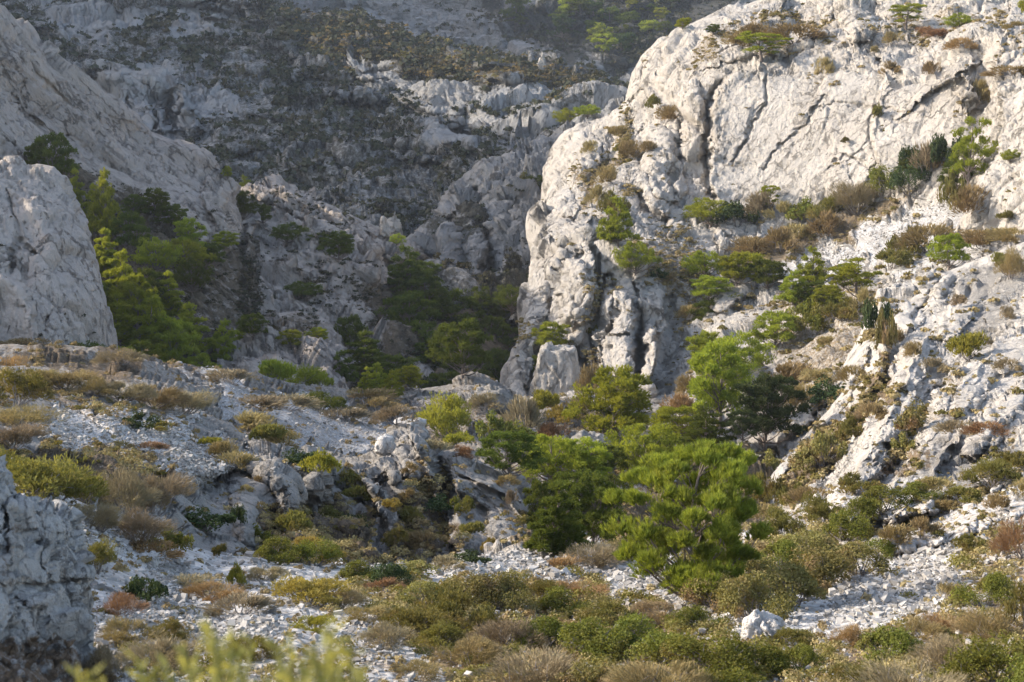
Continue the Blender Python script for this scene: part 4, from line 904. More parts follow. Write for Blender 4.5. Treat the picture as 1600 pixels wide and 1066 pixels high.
# ------------------------------------------------------------------ pines
pine(1090, 950, 222, 254, 'big', 'pine_near', 'big bright green young pine with long needle tufts beside the leafy thicket')
PL = [  # px, py base, w, h, proto, mat, on
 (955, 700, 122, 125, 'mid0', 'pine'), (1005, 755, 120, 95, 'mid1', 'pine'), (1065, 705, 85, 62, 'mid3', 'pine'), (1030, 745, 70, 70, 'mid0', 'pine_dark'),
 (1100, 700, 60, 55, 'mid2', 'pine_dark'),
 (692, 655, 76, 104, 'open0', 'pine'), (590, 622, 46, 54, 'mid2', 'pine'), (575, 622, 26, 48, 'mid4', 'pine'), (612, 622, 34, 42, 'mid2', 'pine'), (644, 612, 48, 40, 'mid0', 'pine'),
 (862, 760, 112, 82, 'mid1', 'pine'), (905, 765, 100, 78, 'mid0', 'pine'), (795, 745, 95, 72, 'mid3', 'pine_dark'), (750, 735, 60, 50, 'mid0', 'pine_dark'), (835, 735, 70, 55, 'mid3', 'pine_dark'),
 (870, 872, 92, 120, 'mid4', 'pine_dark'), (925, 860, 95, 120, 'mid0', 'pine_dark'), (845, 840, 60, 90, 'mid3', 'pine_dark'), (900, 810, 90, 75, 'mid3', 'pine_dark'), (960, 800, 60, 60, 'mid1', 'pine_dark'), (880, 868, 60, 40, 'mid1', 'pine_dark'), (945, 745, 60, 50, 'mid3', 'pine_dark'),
 (1165, 482, 76, 74, 'mid0', 'pine'), (1166, 550, 112, 96, 'mid3', 'pine'), (1138, 520, 72, 60, 'mid0', 'pine'), (1128, 668, 86, 116, 'mid0', 'pine'), (1150, 590, 85, 60, 'mid1', 'pine'), (1120, 640, 70, 60, 'mid3', 'pine'), (1186, 508, 74, 64, 'mid0', 'pine'),
 (1230, 575, 78, 68, 'mid0', 'pine'), (1238, 475, 44, 44, 'mid2', 'pine'), (1345, 470, 80, 66, 'open0', 'pine'), (1318, 455, 30, 44, 'open1', 'pine'), (1270, 445, 38, 50, 'mid2', 'pine'), (1272, 478, 50, 34, 'mid3', 'pine_dark'),
 (1100, 590, 56, 62, 'mid0', 'pine'), (1212, 545, 60, 50, 'mid3', 'pine'), (1150, 446, 50, 44, 'mid0', 'pine'), (1200, 452, 48, 40, 'mid3', 'pine_dark'), (1300, 486, 50, 40, 'mid0', 'pine'), (1108, 520, 50, 46, 'mid3', 'pine_dark'), (1248, 530, 46, 36, 'mid3', 'pine_dark'), (1160, 520, 60, 50, 'mid3', 'pine_dark'),
 (1482, 420, 58, 54, 'mid3', 'pine'), (1100, 436, 62, 38, 'mid1', 'pine'), (1108, 470, 52, 34, 'mid3', 'pine'), (1110, 354, 82, 44, 'mid1', 'pine'), (1202, 332, 32, 42, 'open1', 'pine'),
 (1512, 312, 62, 126, 'open0', 'pine'), (1506, 250, 40, 62, 'mid4', 'pine'), (1495, 300, 50, 50, 'mid3', 'pine_dark'), (1418, 268, 28, 32, 'mid2', 'pine_dark'), (1578, 254, 32, 20, 'mid1', 'pine'),
 (1416, 46, 56, 40, 'open1', 'pine'), (1498, 46, 44, 24, 'mid1', 'pine'), (1190, 96, 78, 42, 'open1', 'pine'), (1114, 54, 22, 16, 'mid0', 'pine_dark'),
 (966, 382, 56, 72, 'mid2', 'pine'), (992, 430, 66, 52, 'mid1', 'pine'), (862, 552, 54, 48, 'mid0', 'pine'), (838, 590, 26, 34, 'mid3', 'pine'), (890, 196, 56, 26, 'mid1', 'pine'), (918, 184, 40, 20, 'mid1', 'pine'),
 (1192, 698, 100, 112, 'mid0', 'oak'), (1222, 645, 60, 56, 'mid3', 'oak'), (1160, 690, 50, 50, 'mid3', 'oak'),
]
for i, t in enumerate(PL):
    px, py, w, h, pr, mt = t[:6]
    if 1040 < px < 1300 and 380 < py < 720 and mt != 'oak': w, h = w * 1.18, h * 1.15
    d = {'pine': 'bright green pine', 'pine_dark': 'dark green pine', 'oak': 'dark leafy oak'}[mt]
    nm = 'oak_tree' if mt == 'oak' else 'pine_tree'
    if pr.startswith('open'): d = 'open crowned ' + d
    elif pr == 'mid1': d = 'flat topped ' + d
    elif pr in ('mid2', 'mid4'): d = 'pointed ' + d
    pine(px, py, w, h, pr, mt, autolabel(d, px, py - h * .5), 'pines on the sunlit side' if px > 800 else 'pines on the knoll', name=nm, cat='oak tree' if mt == 'oak' else 'pine tree')
# rim lit wood at the foot of the rounded slope, and the dark wood in the gorge
WL = [(84, 290, 66, 80, 'pine_dark', 'mid3'), (60, 275, 40, 50, 'pine_dark', 'mid0'), (124, 345, 30, 78, 'pine', 'mid4'), (164, 375, 48, 106, 'pine', 'mid2'), (146, 360, 34, 70, 'pine', 'mid4'), (355, 280, 16, 20, 'pine', 'mid0'), (383, 318, 26, 42, 'pine', 'mid2'), (380, 345, 32, 46, 'pine_dark', 'mid0'),
 (172, 440, 50, 80, 'pine', 'mid4'), (192, 480, 62, 86, 'pine', 'mid2'), (180, 540, 56, 80, 'pine', 'mid4'), (215, 520, 60, 90, 'pine', 'mid0'), (240, 555, 66, 90, 'pine', 'mid2'), (245, 432, 70, 60, 'pine', 'mid1'), (288, 424, 84, 50, 'pine', 'mid1'), (292, 396, 46, 54, 'pine', 'mid0'),
 (268, 500, 54, 74, 'pine', 'mid4'), (226, 600, 70, 66, 'pine', 'mid0'), (268, 580, 72, 84, 'pine', 'mid3'), (306, 560, 60, 84, 'pine', 'mid4'), (262, 625, 74, 60, 'pine', 'mid0'), (308, 620, 74, 66, 'pine', 'mid3'), (350, 572, 50, 70, 'pine', 'mid2'), (380, 584, 58, 66, 'pine', 'mid4'),
 (346, 612, 60, 60, 'pine', 'mid0'), (398, 576, 50, 60, 'pine', 'mid3'), (322, 490, 50, 66, 'pine', 'mid2'), (352, 392, 42, 30, 'pine', 'mid0'), (300, 460, 60, 56, 'pine_dark', 'mid1'), (205, 400, 60, 66, 'pine_dark', 'mid3'), (240, 345, 52, 50, 'pine_dark', 'mid0'), (185, 600, 60, 60, 'pine', 'mid3'),
 (270, 360, 50, 40, 'pine_dark', 'mid3'), (210, 345, 40, 40, 'pine_dark', 'mid0'), (325, 420, 46, 40, 'pine_dark', 'mid0'), (232, 480, 56, 60, 'pine_dark', 'mid3'), (350, 520, 50, 50, 'pine_dark', 'mid1'), (395, 530, 46, 40, 'pine_dark', 'mid3'), (160, 500, 40, 60, 'pine', 'mid0'),
 (455, 545, 40, 30, 'pine', 'mid3'), (495, 538, 36, 26, 'pine', 'mid0'), (450, 382, 60, 34, 'pine_dark', 'mid1'), (528, 408, 52, 46, 'pine_dark', 'mid0'), (500, 390, 36, 26, 'pine_dark', 'mid3'), (412, 350, 34, 30, 'pine_dark', 'mid0'), (545, 492, 44, 42, 'pine_dark', 'mid3'), (430, 480, 60, 26, 'pine_dark', 'mid1'), (475, 470, 60, 30, 'pine_dark', 'mid1'),
 (636, 452, 62, 66, 'pine_dark', 'mid2'), (662, 492, 70, 68, 'pine_dark', 'mid0'), (640, 535, 84, 78, 'pine_dark', 'mid3'), (692, 545, 92, 92, 'pine_dark', 'mid0'), (660, 598, 92, 92, 'pine_dark', 'mid2'), (722, 590, 90, 90, 'pine_dark', 'mid3'), (602, 575, 62, 62, 'pine_dark', 'mid0'), (562, 585, 66, 66, 'pine_dark', 'mid4'),
 (620, 622, 74, 66, 'pine_dark', 'mid0'), (700, 640, 70, 60, 'pine_dark', 'mid3'), (765, 570, 80, 74, 'pine_dark', 'mid0'), (785, 620, 74, 74, 'pine_dark', 'mid3'), (742, 492, 60, 44, 'pine_dark', 'mid1'), (800, 490, 66, 44, 'pine_dark', 'mid1'), (728, 530, 84, 84, 'pine_dark', 'mid2'),
 (548, 555, 50, 62, 'pine_dark', 'mid3'), (748, 625, 66, 50, 'pine_dark', 'mid1'), (700, 485, 50, 44, 'pine_dark', 'mid3'), (624, 480, 40, 44, 'pine_dark', 'mid2'), (530, 600, 50, 50, 'pine_dark', 'mid2'), (590, 640, 60, 60, 'pine_dark', 'mid3'), (770, 520, 50, 50, 'pine_dark', 'mid3'),
 (700, 580, 60, 60, 'pine_dark', 'mid4'), (760, 545, 60, 50, 'pine_dark', 'mid2'), (672, 450, 40, 40, 'pine_dark', 'mid0'), (840, 300, 44, 26, 'pine_dark', 'mid1'), (620, 385, 26, 20, 'pine', 'mid1')]
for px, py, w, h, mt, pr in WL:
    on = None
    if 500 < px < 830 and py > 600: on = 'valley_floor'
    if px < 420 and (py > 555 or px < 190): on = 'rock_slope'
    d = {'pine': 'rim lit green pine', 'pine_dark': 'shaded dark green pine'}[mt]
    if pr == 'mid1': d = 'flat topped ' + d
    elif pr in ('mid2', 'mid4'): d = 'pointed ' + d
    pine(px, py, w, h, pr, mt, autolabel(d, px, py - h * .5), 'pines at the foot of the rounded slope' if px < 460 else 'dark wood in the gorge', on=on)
# far pines at the top, pale with distance
FPOLY = [(765, -20), (1150, -60), (1130, 12), (1075, 42), (1022, 74), (985, 100), (930, 84), (880, 62), (800, 45)]
n = 0; rg = random.Random(8); pts = []
while n < 62:
    px, py = rg.uniform(740, 1150), rg.uniform(-40, 100)
    if not in_poly(np.array(px), np.array(py), FPOLY) or any(math.hypot(px - a, (py - b) * 1.6) < 16 for a, b in pts): continue
    pts.append((px, py)); n += 1
    w = rg.uniform(22, 46)
    pine(px, py, w, w * rg.uniform(.6, .85), f'far{rg.randrange(3)}', rg.choice(['pine_blue', 'pine', 'pine_dark']), 'far pine in the wood above the distant rock spur', 'pines on the farthest hillside')

# ------------------------------------------------------------------ named shrubs
STY = {'kermes': 'leaf', 'lentisk': 'leaf', 'olive': 'sprig', 'yellow': 'sprig', 'gold': 'sprig', 'brown': 'twig', 'heather': 'twig', 'rust': 'twig', 'grass': 'twig', 'oak': 'leaf', 'pine': 'sprig', 'pine_dark': 'sprig'}
DSC = {'kermes': 'glossy green bush', 'lentisk': 'leafy olive bush', 'olive': 'dull olive bush', 'yellow': 'yellow green bush', 'gold': 'golden yellow bush', 'brown': 'dry brown bush', 'heather': 'withered grey brown bush', 'rust': 'rusty red bush',
       'grass': 'straw coloured tuft', 'oak': 'dark leafy bush', 'pine': 'bright green bush', 'pine_dark': 'dark green bush'}
NSH = 0
def sh(px, py, w, h, mt, on=None, lab=None, grp=None):
    global NSH
    NSH += 1
    if on is None and px < 135 and py > 735: on = 'near_knoll' if py < 840 else ('foreground_ground' if px > 120 else None)
    if on is None and px < 60 and py > 690: on = 'near_knoll'
    if py > 860 or px < 330: h *= .66
    if 590 < px < 810 and 730 < py < 900: w *= .68; h *= .62
    if 380 < px < 590 and 740 < py < 930: w *= .85; h *= .75
    st = STY[mt]; big = 'big' if w > 62 else ''
    grp = grp or ('shrubs on the sunlit side' if px > 860 else 'shrubs on the shaded side')
    return shrub(px, py, w, h, f'{st}{big}{prng.randrange(3)}', mt, lab or autolabel(DSC[mt], px, py - h * .5), grp, on)
SL = [
 # thicket beside the big pine
 (1125, 958, 110, 88, 'lentisk'), (1180, 968, 124, 100, 'lentisk'), (1235, 950, 128, 100, 'lentisk'), (1290, 922, 120, 92, 'lentisk'), (1340, 900, 100, 78, 'lentisk'), (1375, 876, 72, 50, 'kermes'), (1160, 900, 90, 60, 'lentisk'), (1215, 885, 90, 60, 'kermes'), (1265, 868, 90, 56, 'lentisk'), (1320, 850, 80, 50, 'kermes'), (1280, 820, 80, 44, 'olive'), (1220, 840, 70, 44, 'olive'),
 # green carpet at the bottom
 (850, 1010, 110, 66, 'kermes'), (915, 1030, 130, 84, 'kermes'), (985, 1020, 130, 84, 'kermes'), (1050, 1040, 140, 84, 'kermes'), (1120, 1052, 140, 84, 'kermes'), (1190, 1060, 140, 76, 'kermes'), (1245, 1050, 90, 60, 'kermes'), (940, 1085, 150, 80, 'lentisk'), (1040, 1100, 160, 90, 'brown'), (1140, 1110, 160, 80, 'kermes'), (840, 1080, 140, 80, 'heather'), (870, 960, 100, 60, 'kermes'), (950, 975, 100, 50, 'olive'), (1030, 975, 100, 50, 'grass'), (1090, 985, 90, 50, 'kermes'),
 (1240, 1010, 70, 44, 'olive'), (1385, 1035, 120, 76, 'kermes'), (1330, 1010, 70, 50, 'rust'), (1440, 1000, 90, 50, 'brown'), (1480, 1050, 130, 80, 'heather'), (1560, 1075, 140, 110, 'kermes'), (1545, 1000, 110, 70, 'brown'), (1540, 945, 90, 76, 'kermes'), (1600, 985, 80, 110, 'olive'), (1600, 872, 90, 96, 'rust'), (1520, 862, 58, 40, 'olive'), (1480, 940, 60, 44, 'brown'), (1430, 1100, 140, 80, 'heather'), (1300, 1110, 130, 70, 'brown'), (1620, 1100, 120, 100, 'kermes'), (1350, 1080, 110, 60, 'olive'), (1480, 990, 70, 40, 'rust'),
 # middle bottom
 (650, 1000, 120, 76, 'olive'), (705, 985, 130, 92, 'olive'), (665, 950, 100, 60, 'lentisk'), (735, 945, 100, 70, 'lentisk'), (790, 950, 90, 80, 'lentisk'), (790, 1015, 120, 70, 'heather'), (600, 1010, 100, 54, 'heather'), (570, 975, 90, 44, 'brown'), (735, 1040, 110, 60, 'brown'), (850, 940, 80, 50, 'olive'), (910, 935, 70, 34, 'rust'), (600, 925, 60, 30, 'rust'), (880, 890, 60, 30, 'rust'), (640, 900, 60, 36, 'lentisk'),
 (930, 884, 92, 44, 'heather'), (975, 878, 70, 40, 'brown'), (690, 1015, 90, 60, 'olive'), (655, 1060, 90, 40, 'brown'),
 # lower left
 (478, 945, 122, 66, 'gold'), (530, 950, 80, 44, 'grass'), (495, 985, 70, 34, 'yellow'), (185, 962, 92, 50, 'rust'), (232, 940, 60, 56, 'oak'), (150, 896, 74, 72, 'olive'), (335, 940, 110, 44, 'rust'), (300, 925, 60, 34, 'heather'), (380, 960, 60, 40, 'heather'), (370, 915, 30, 50, 'yellow'), (200, 1010, 110, 60, 'brown'), (250, 1050, 110, 70, 'heather'), (395, 1030, 80, 54, 'olive'), (160, 1070, 90, 90, 'heather'), (260, 1000, 90, 44, 'olive'),
 (0, 1080, 130, 110, 'heather'), (20, 700, 90, 54, 'heather'), (60, 800, 170, 128, 'olive'), (10, 770, 120, 100, 'olive'), (125, 790, 80, 70, 'olive'), (190, 800, 120, 100, 'heather'), (240, 800, 100, 90, 'heather'), (215, 850, 130, 80, 'heather'), (265, 870, 60, 66, 'kermes'), (235, 870, 60, 40, 'rust'), (150, 830, 80, 60, 'heather'), (322, 826, 62, 48, 'oak'), (372, 820, 22, 30, 'oak'), (345, 870, 24, 30, 'olive'),
 (25, 632, 110, 78, 'olive'), (70, 640, 90, 50, 'olive'), (35, 668, 100, 44, 'brown'), (0, 592, 70, 50, 'rust'), (60, 600, 70, 34, 'brown'), (105, 606, 80, 40, 'brown'), (150, 618, 84, 42, 'brown'), (195, 624, 84, 44, 'heather'), (240, 634, 90, 50, 'brown'), (285, 646, 80, 48, 'heather'), (130, 562, 100, 40, 'pine_dark'), (190, 568, 90, 34, 'heather'), (90, 556, 70, 24, 'brown'), (45, 545, 60, 26, 'brown'), (215, 668, 62, 34, 'oak'), (250, 672, 40, 20, 'olive'),
 (236, 706, 32, 22, 'rust'), (326, 702, 42, 28, 'yellow'), (348, 718, 50, 30, 'brown'), (370, 742, 52, 34, 'brown'), (406, 760, 46, 26, 'brown'), (381, 768, 18, 14, 'brown'), (385, 675, 60, 30, 'brown'), (420, 692, 50, 30, 'olive'), (450, 700, 50, 28, 'brown'), (500, 740, 54, 36, 'yellow'), (470, 730, 50, 28, 'oak'), (540, 760, 60, 36, 'olive'), (560, 790, 60, 40, 'olive'),
 (430, 880, 96, 80, 'kermes'), (490, 885, 90, 78, 'kermes'), (480, 868, 60, 60, 'gold'), (520, 880, 50, 44, 'gold'), (555, 910, 100, 66, 'kermes'), (600, 915, 80, 56, 'oak'), (400, 860, 60, 50, 'kermes'), (460, 830, 60, 40, 'olive'), (550, 850, 80, 60, 'oak'), (510, 820, 60, 40, 'olive'), (410, 905, 80, 40, 'heather'),
 (640, 820, 60, 44, 'olive'), (620, 850, 60, 44, 'olive'), (660, 860, 70, 50, 'brown'), (700, 890, 80, 50, 'heather'), (740, 880, 70, 44, 'oak'), (690, 800, 60, 40, 'oak'), (720, 800, 50, 40, 'kermes'), (740, 840, 60, 40, 'olive'), (770, 860, 50, 30, 'gold'), (640, 780, 50, 30, 'brown'), (615, 800, 50, 34, 'gold'), (770, 740, 60, 26, 'brown'), (720, 716, 40, 20, 'rust'), (790, 760, 40, 30, 'brown'), (640, 740, 50, 30, 'brown'), (800, 790, 30, 40, 'heather'),
 # far knoll
 (430, 602, 62, 40, 'pine', None, 'larger of two round bright green bushes on the shaded knoll edge'), (484, 612, 70, 40, 'pine', None, 'second round bright green bush, downhill of its twin on the knoll edge'),
 (700, 680, 92, 60, 'yellow'), (742, 672, 66, 54, 'yellow'), (770, 690, 56, 44, 'kermes'), (820, 680, 44, 60, 'heather'), (800, 700, 60, 40, 'kermes'), (720, 700, 50, 24, 'yellow'), (835, 650, 40, 26, 'yellow'), (850, 640, 46, 30, 'yellow'), (640, 655, 50, 26, 'rust'), (590, 645, 60, 24, 'brown'), (570, 630, 60, 22, 'brown'), (880, 660, 50, 26, 'gold'), (910, 650, 50, 22, 'olive'), (865, 690, 50, 30, 'rust'),
 (500, 640, 70, 26, 'pine_dark'), (450, 640, 60, 22, 'heather'), (540, 660, 60, 22, 'heather'), (400, 640, 60, 20, 'heather'), (360, 600, 60, 22, 'heather'), (640, 700, 60, 20, 'heather'), (680, 710, 60, 22, 'heather'), (620, 660, 60, 26, 'heather'), (760, 640, 60, 26, 'heather'), (780, 720, 50, 24, 'heather'),
 # cliffs and ledges
 (1240, 66, 60, 26, 'brown'), (1270, 60, 50, 20, 'brown'), (1180, 62, 50, 24, 'brown'), (1150, 76, 50, 26, 'brown'), (1460, 60, 50, 14, 'rust'), (1440, 56, 40, 14, 'rust'), (1590, 46, 40, 12, 'brown'), (1600, 22, 24, 20, 'yellow'), (1365, 84, 16, 12, 'brown'), (1390, 118, 34, 22, 'brown'), (1372, 190, 22, 26, 'olive'), (1320, 226, 14, 12, 'olive'), (1528, 165, 24, 40, 'brown'), (1580, 120, 50, 18, 'brown'), (1455, 120, 26, 24, 'brown'), (1395, 70, 30, 20, 'brown'), (1500, 80, 30, 20, 'rust'), (1285, 120, 22, 30, 'brown'),
 (1190, 340, 50, 40, 'heather'), (1225, 345, 50, 30, 'brown'), (1260, 345, 60, 34, 'kermes'), (1300, 345, 70, 40, 'olive'), (1340, 330, 70, 44, 'heather'), (1380, 310, 70, 50, 'kermes'), (1420, 298, 70, 56, 'oak'), (1450, 280, 60, 56, 'heather'), (1480, 262, 50, 50, 'oak'), (1150, 350, 60, 34, 'oak'), (1420, 262, 30, 34, 'oak'), (1510, 340, 50, 50, 'brown'), (1490, 330, 40, 60, 'olive'),
 (1250, 380, 44, 30, 'brown'), (1290, 370, 60, 40, 'brown'), (1220, 395, 60, 40, 'brown'), (1180, 400, 50, 30, 'brown'), (1150, 440, 30, 20, 'olive'), (1420, 400, 60, 40, 'olive'), (1450, 390, 60, 40, 'brown'), (1390, 420, 60, 30, 'olive'), (1540, 385, 60, 26, 'brown'), (1580, 380, 50, 24, 'brown'), (1580, 435, 70, 46, 'brown'), (1565, 425, 40, 30, 'olive'), (1575, 350, 40, 20, 'olive'),
 (1290, 500, 60, 40, 'kermes'), (1320, 500, 60, 34, 'olive'), (1270, 520, 50, 30, 'kermes'), (1250, 500, 40, 26, 'kermes'), (1370, 520, 44, 50, 'oak'), (1290, 545, 40, 20, 'brown'), (1320, 560, 50, 34, 'olive'), (1300, 520, 50, 24, 'brown'), (1350, 490, 40, 40, 'brown'), (1230, 600, 60, 34, 'brown'), (1270, 600, 40, 22, 'brown'), (1250, 640, 50, 40, 'brown'), (1295, 632, 50, 40, 'oak'), (1330, 600, 30, 30, 'brown'),
 (1385, 560, 34, 74, 'lentisk'), (1400, 535, 30, 20, 'brown'), (1430, 560, 36, 26, 'brown'), (1515, 560, 56, 40, 'yellow'), (1500, 590, 44, 40, 'gold'), (1455, 585, 50, 26, 'heather'), (1330, 690, 44, 40, 'olive'), (1290, 720, 60, 44, 'lentisk'), (1260, 735, 50, 34, 'lentisk'), (1430, 680, 44, 50, 'lentisk'), (1410, 715, 44, 36, 'lentisk'), (1360, 660, 30, 30, 'brown'), (1500, 680, 44, 24, 'heather'), (1540, 680, 44, 22, 'rust'), (1340, 770, 60, 30, 'olive'),
 (1380, 800, 90, 40, 'kermes'), (1430, 780, 70, 26, 'kermes'), (1345, 815, 70, 36, 'kermes'), (1460, 770, 50, 26, 'brown'), (1500, 790, 60, 30, 'olive'), (1550, 760, 80, 44, 'olive'), (1590, 740, 60, 34, 'olive'), (1470, 800, 60, 20, 'brown'), (1400, 850, 60, 30, 'brown'), (1440, 840, 60, 30, 'brown'), (1560, 800, 50, 26, 'brown'), (1240, 790, 50, 34, 'olive'), (1210, 790, 50, 44, 'olive'), (1270, 790, 50, 30, 'brown'), (1200, 820, 40, 30, 'brown'), (1600, 780, 50, 30, 'brown'), (1575, 580, 24, 20, 'heather'), (1500, 480, 30, 20, 'heather'), (1570, 500, 30, 22, 'heather'), (1530, 540, 26, 16, 'heather'),
 (920, 530, 30, 34, 'yellow'), (1075, 500, 30, 24, 'brown'), (1030, 440, 30, 20, 'oak'), (1050, 445, 26, 20, 'brown'), (1010, 240, 34, 20, 'brown'), (965, 215, 40, 18, 'brown'), (980, 250, 40, 30, 'brown'), (950, 290, 44, 30, 'brown'), (935, 320, 34, 30, 'brown'), (975, 240, 30, 16, 'olive'), (1000, 320, 50, 34, 'olive'), (925, 240, 30, 20, 'brown'), (1020, 175, 24, 26, 'olive'), (1050, 190, 30, 24, 'brown'), (820, 300, 30, 30, 'olive'), (960, 340, 44, 40, 'olive'),
 (1060, 650, 50, 34, 'rust'), (1075, 620, 40, 34, 'brown'), (925, 620, 40, 50, 'brown'), (905, 640, 40, 20, 'brown'), (1130, 720, 40, 40, 'oak'), (1165, 745, 50, 50, 'kermes'), (1200, 740, 44, 34, 'lentisk'), (1180, 780, 40, 40, 'olive'),
]
for t in SL: sh(*t)
print('hand shrubs', NSH, time.time() - T0, flush=True)
# ------------------------------------------------------------------ loose rocks
_ico = None
def ico():
    global _ico
    if _ico is None:
        import bmesh
        bm = bmesh.new(); bmesh.ops.create_icosphere(bm, subdivisions=5, radius=1)
        _ico = (np.array([v.co[:] for v in bm.verts]), np.array([[v.index for v in f.verts] for f in bm.faces])); bm.free()
    return _ico
def boulder(px, py, w, h, label, seed, mat='cliff', on=None, tilt=0, boxy=.6, deep=.8, name='boulder', amp=.13, taper=.22):
    P, d = base_at(px, py, on)
    V, F = ico(); m = np.abs(V).max(1)[:, None]
    q = V / (m ** boxy) ; q = q / np.abs(q).max()
    W, H = w * d / FPX / 2, h * d / FPX / 2
    q = q * np.array([W, W * deep, H])
    q[:, 0] *= 1 - taper * (q[:, 2] / H); q[:, 1] *= 1 - taper * (q[:, 2] / H)
    s = (W + H) / 2
    n = V
    q = q + n * rock_disp(q / s, .9, amp * 1.6 * s, (0, R(tilt), 0), (1, 1, .5), seed, 1.2)[:, None]
    a = R(tilt); q = q @ rotmat(0, a, seed * .7 % .8 - .4).T
    me = mesh_np(name, q, F, [M[mat]], True, {'grv': np.zeros(len(q)), 'soil': np.zeros(len(q))})
    me.materials[0] = M[mat]
    o = link(name, me, label=label, category='rock'); o.location = Vector(P) + Vector((0, 0, H * .72))
    return o
M['stone'] = rock_material('loose stone', (.58, .55, .51), (.50, .47, .44), .5, stretch=(1, 1, .6), gsize=.1, streak=.3)
for t in [(1190, 1004, 70, 54, 'white boulder standing alone among green scrub at the edge of the scree', 3, 'stone', None, -8, .35, .8, 'boulder', .19),
          (1160, 998, 40, 16, 'flat pale slab lying against the white boulder', 4, 'stone', None, 0, .6),
          (866, 618, 68, 92, 'tall upright pale block leaning against the foot of the buttress', 5, 'cliff', 'limestone_cliff', 4, .75),
          (893, 616, 30, 60, 'narrow shaded pillar beside the tall upright block', 6, 'cliff', 'limestone_cliff', -6, .6),
          (616, 366, 22, 44, 'small white pointed spire at the gorge mouth', 7, 'cliff', None, 5, .2, .8, 'rock_spire', .2, .75),
          (604, 368, 16, 32, 'lower leaning spire beside the taller white one at the gorge mouth', 8, 'cliff', None, -14, .2, .8, 'rock_spire', .2, .75),
          (846, 114, 13, 36, 'slim pale pinnacle standing on the sunlit spur', 9, 'cliff', 'rock_spur', 3, .35, .8, 'rock_spire', .24, .4),
          (861, 104, 17, 22, 'broad rock behind the slim pinnacle on the spur', 10, 'cliff', 'rock_spur', -8, .3, .8, 'rock_spire', .28, .4),
          (602, 706, 30, 32, 'small smooth boulder propped against the knoll summit', 11, 'stone', None, 8, .4),
          (640, 690, 56, 40, 'round lit boulder forming the knoll summit', 12, 'stone', None, 0, .5),
          (1132, 388, 16, 20, 'small pale stone on the scree beside a green bush', 13, 'cliff', None, 0, .5),
          (1288, 422, 22, 20, 'grey stone in shade on the scree strip', 14, 'cliff', None, 0, .5),
          (1478, 368, 20, 30, 'white upright stone at the top of the scree strip', 15, 'cliff', None, 10, .4),
          (1398, 848, 26, 14, 'pale stone half buried beside the leafy thicket', 16, 'stone', None, 0, .5),
          (1278, 790, 16, 22, 'pale stone between shrubs below the white slabs', 17, 'stone', None, 0, .5),
          (772, 640, 70, 44, 'broad grey rock rising from the farther knoll', 18, 'knoll', None, 10, .3),
          (925, 716, 66, 40, 'long grey slab under the round green pine', 19, 'knoll', None, 20, .4),
          (262, 966, 26, 12, 'flat pale stone on the gravel near the rusty bush', 20, 'stone', None, 0, .6),
          (232, 880, 30, 18, 'angular pale stone on the gravel beside dead twigs', 21, 'stone', None, 12, .6),
          (985, 60, 1, 1, '', 0)][:-1]:
    boulder(*t)
# ------------------------------------------------------------------ gravel: too many stones to count
grs = np.random.default_rng(77)
def stones(name, sheets, label, n_each, smin, smax, mat):
    VV = []
    cube = np.array([[x, y, z] for z in (-1, 1) for y in (-1, 1) for x in (-1, 1)], float)
    for (sname, szk), n in zip(sheets, n_each):
        S = SHEETS[sname]; nb = S['nb'] * S['ncx']
        p, G, d = S['p'], S['G'] - S['S'] * .6, S['d']
        vis = (S['px'] > -380) & (S['px'] < 1980) & (S['py'] > -60) & (S['py'] < 1160) & (d > 3)
        w = np.where(vis, np.clip(G - .25, .01, 1) ** 1.5, 0); w[:nb] = 0
        # per-vertex area is even in the picture, so this spreads stones evenly there
        w = w * (.15 + sstep(-.25, .3, fbm(p / (d[:, None] * .035), 3, 61)))
        k = grs.choice(len(p), n, p=w / w.sum())
        q = p[k] + grs.normal(size=(n, 3)) * (d[k] * .0012)[:, None]
        sz = np.exp(grs.normal(0, .75, n)) * .42 * (smin + smax)
        sz = np.clip(sz, smin * .5, smax * 3) * d[k] / 1000 * szk
        v = cube[None] * grs.uniform(.45, 1.0, (n, 8, 3)) * np.array([1, .8, .55]) * sz[:, None, None]
        th = grs.uniform(0, 6.28, n); c, s = np.cos(th), np.sin(th); tl = grs.normal(0, .5, n)
        x, y, z = v[..., 0], v[..., 1], v[..., 2]
        x, z = x * np.cos(tl)[:, None] - z * np.sin(tl)[:, None], x * np.sin(tl)[:, None] + z * np.cos(tl)[:, None]
        v = np.stack([x * c[:, None] - y * s[:, None], x * s[:, None] + y * c[:, None], z], -1) + q[:, None] + np.array([0, 0, 1]) * sz[:, None, None] * .2
        VV.append(v)
    V = np.concatenate(VV); n = len(V)
    f = np.array([[0, 2, 3, 1], [4, 5, 7, 6], [0, 1, 5, 4], [2, 6, 7, 3], [0, 4, 6, 2], [1, 3, 7, 5]])
    F = (f[None] + 8 * np.arange(n)[:, None, None]).reshape(-1, 4)
    me = mesh_np(name, V.reshape(-1, 3), F, [mat], False, {'rnd': np.repeat(grs.random(n), 8)})
    link(name, me, kind='stuff', label=label, category='gravel')
def stone_mat():
    m, nt, out = newmat('gravel stones')
    at = N(nt, 'ShaderNodeAttribute', attribute_name='rnd'); tc = N(nt, 'ShaderNodeTexCoord')
    col = mixrgb(nt, at.outputs['Fac'], (.20, .185, .165), (.47, .445, .41))
    col = mixrgb(nt, ramp(nt, noise(nt, tc.outputs['Object'], 9, 3), .5, .7, 0, .5), col, (.30, .27, .24))
    p = N(nt, 'ShaderNodeBsdfDiffuse'); nt.links.new(col, p.inputs[0]); nt.links.new(p.outputs[0], out.inputs[0])
    return m
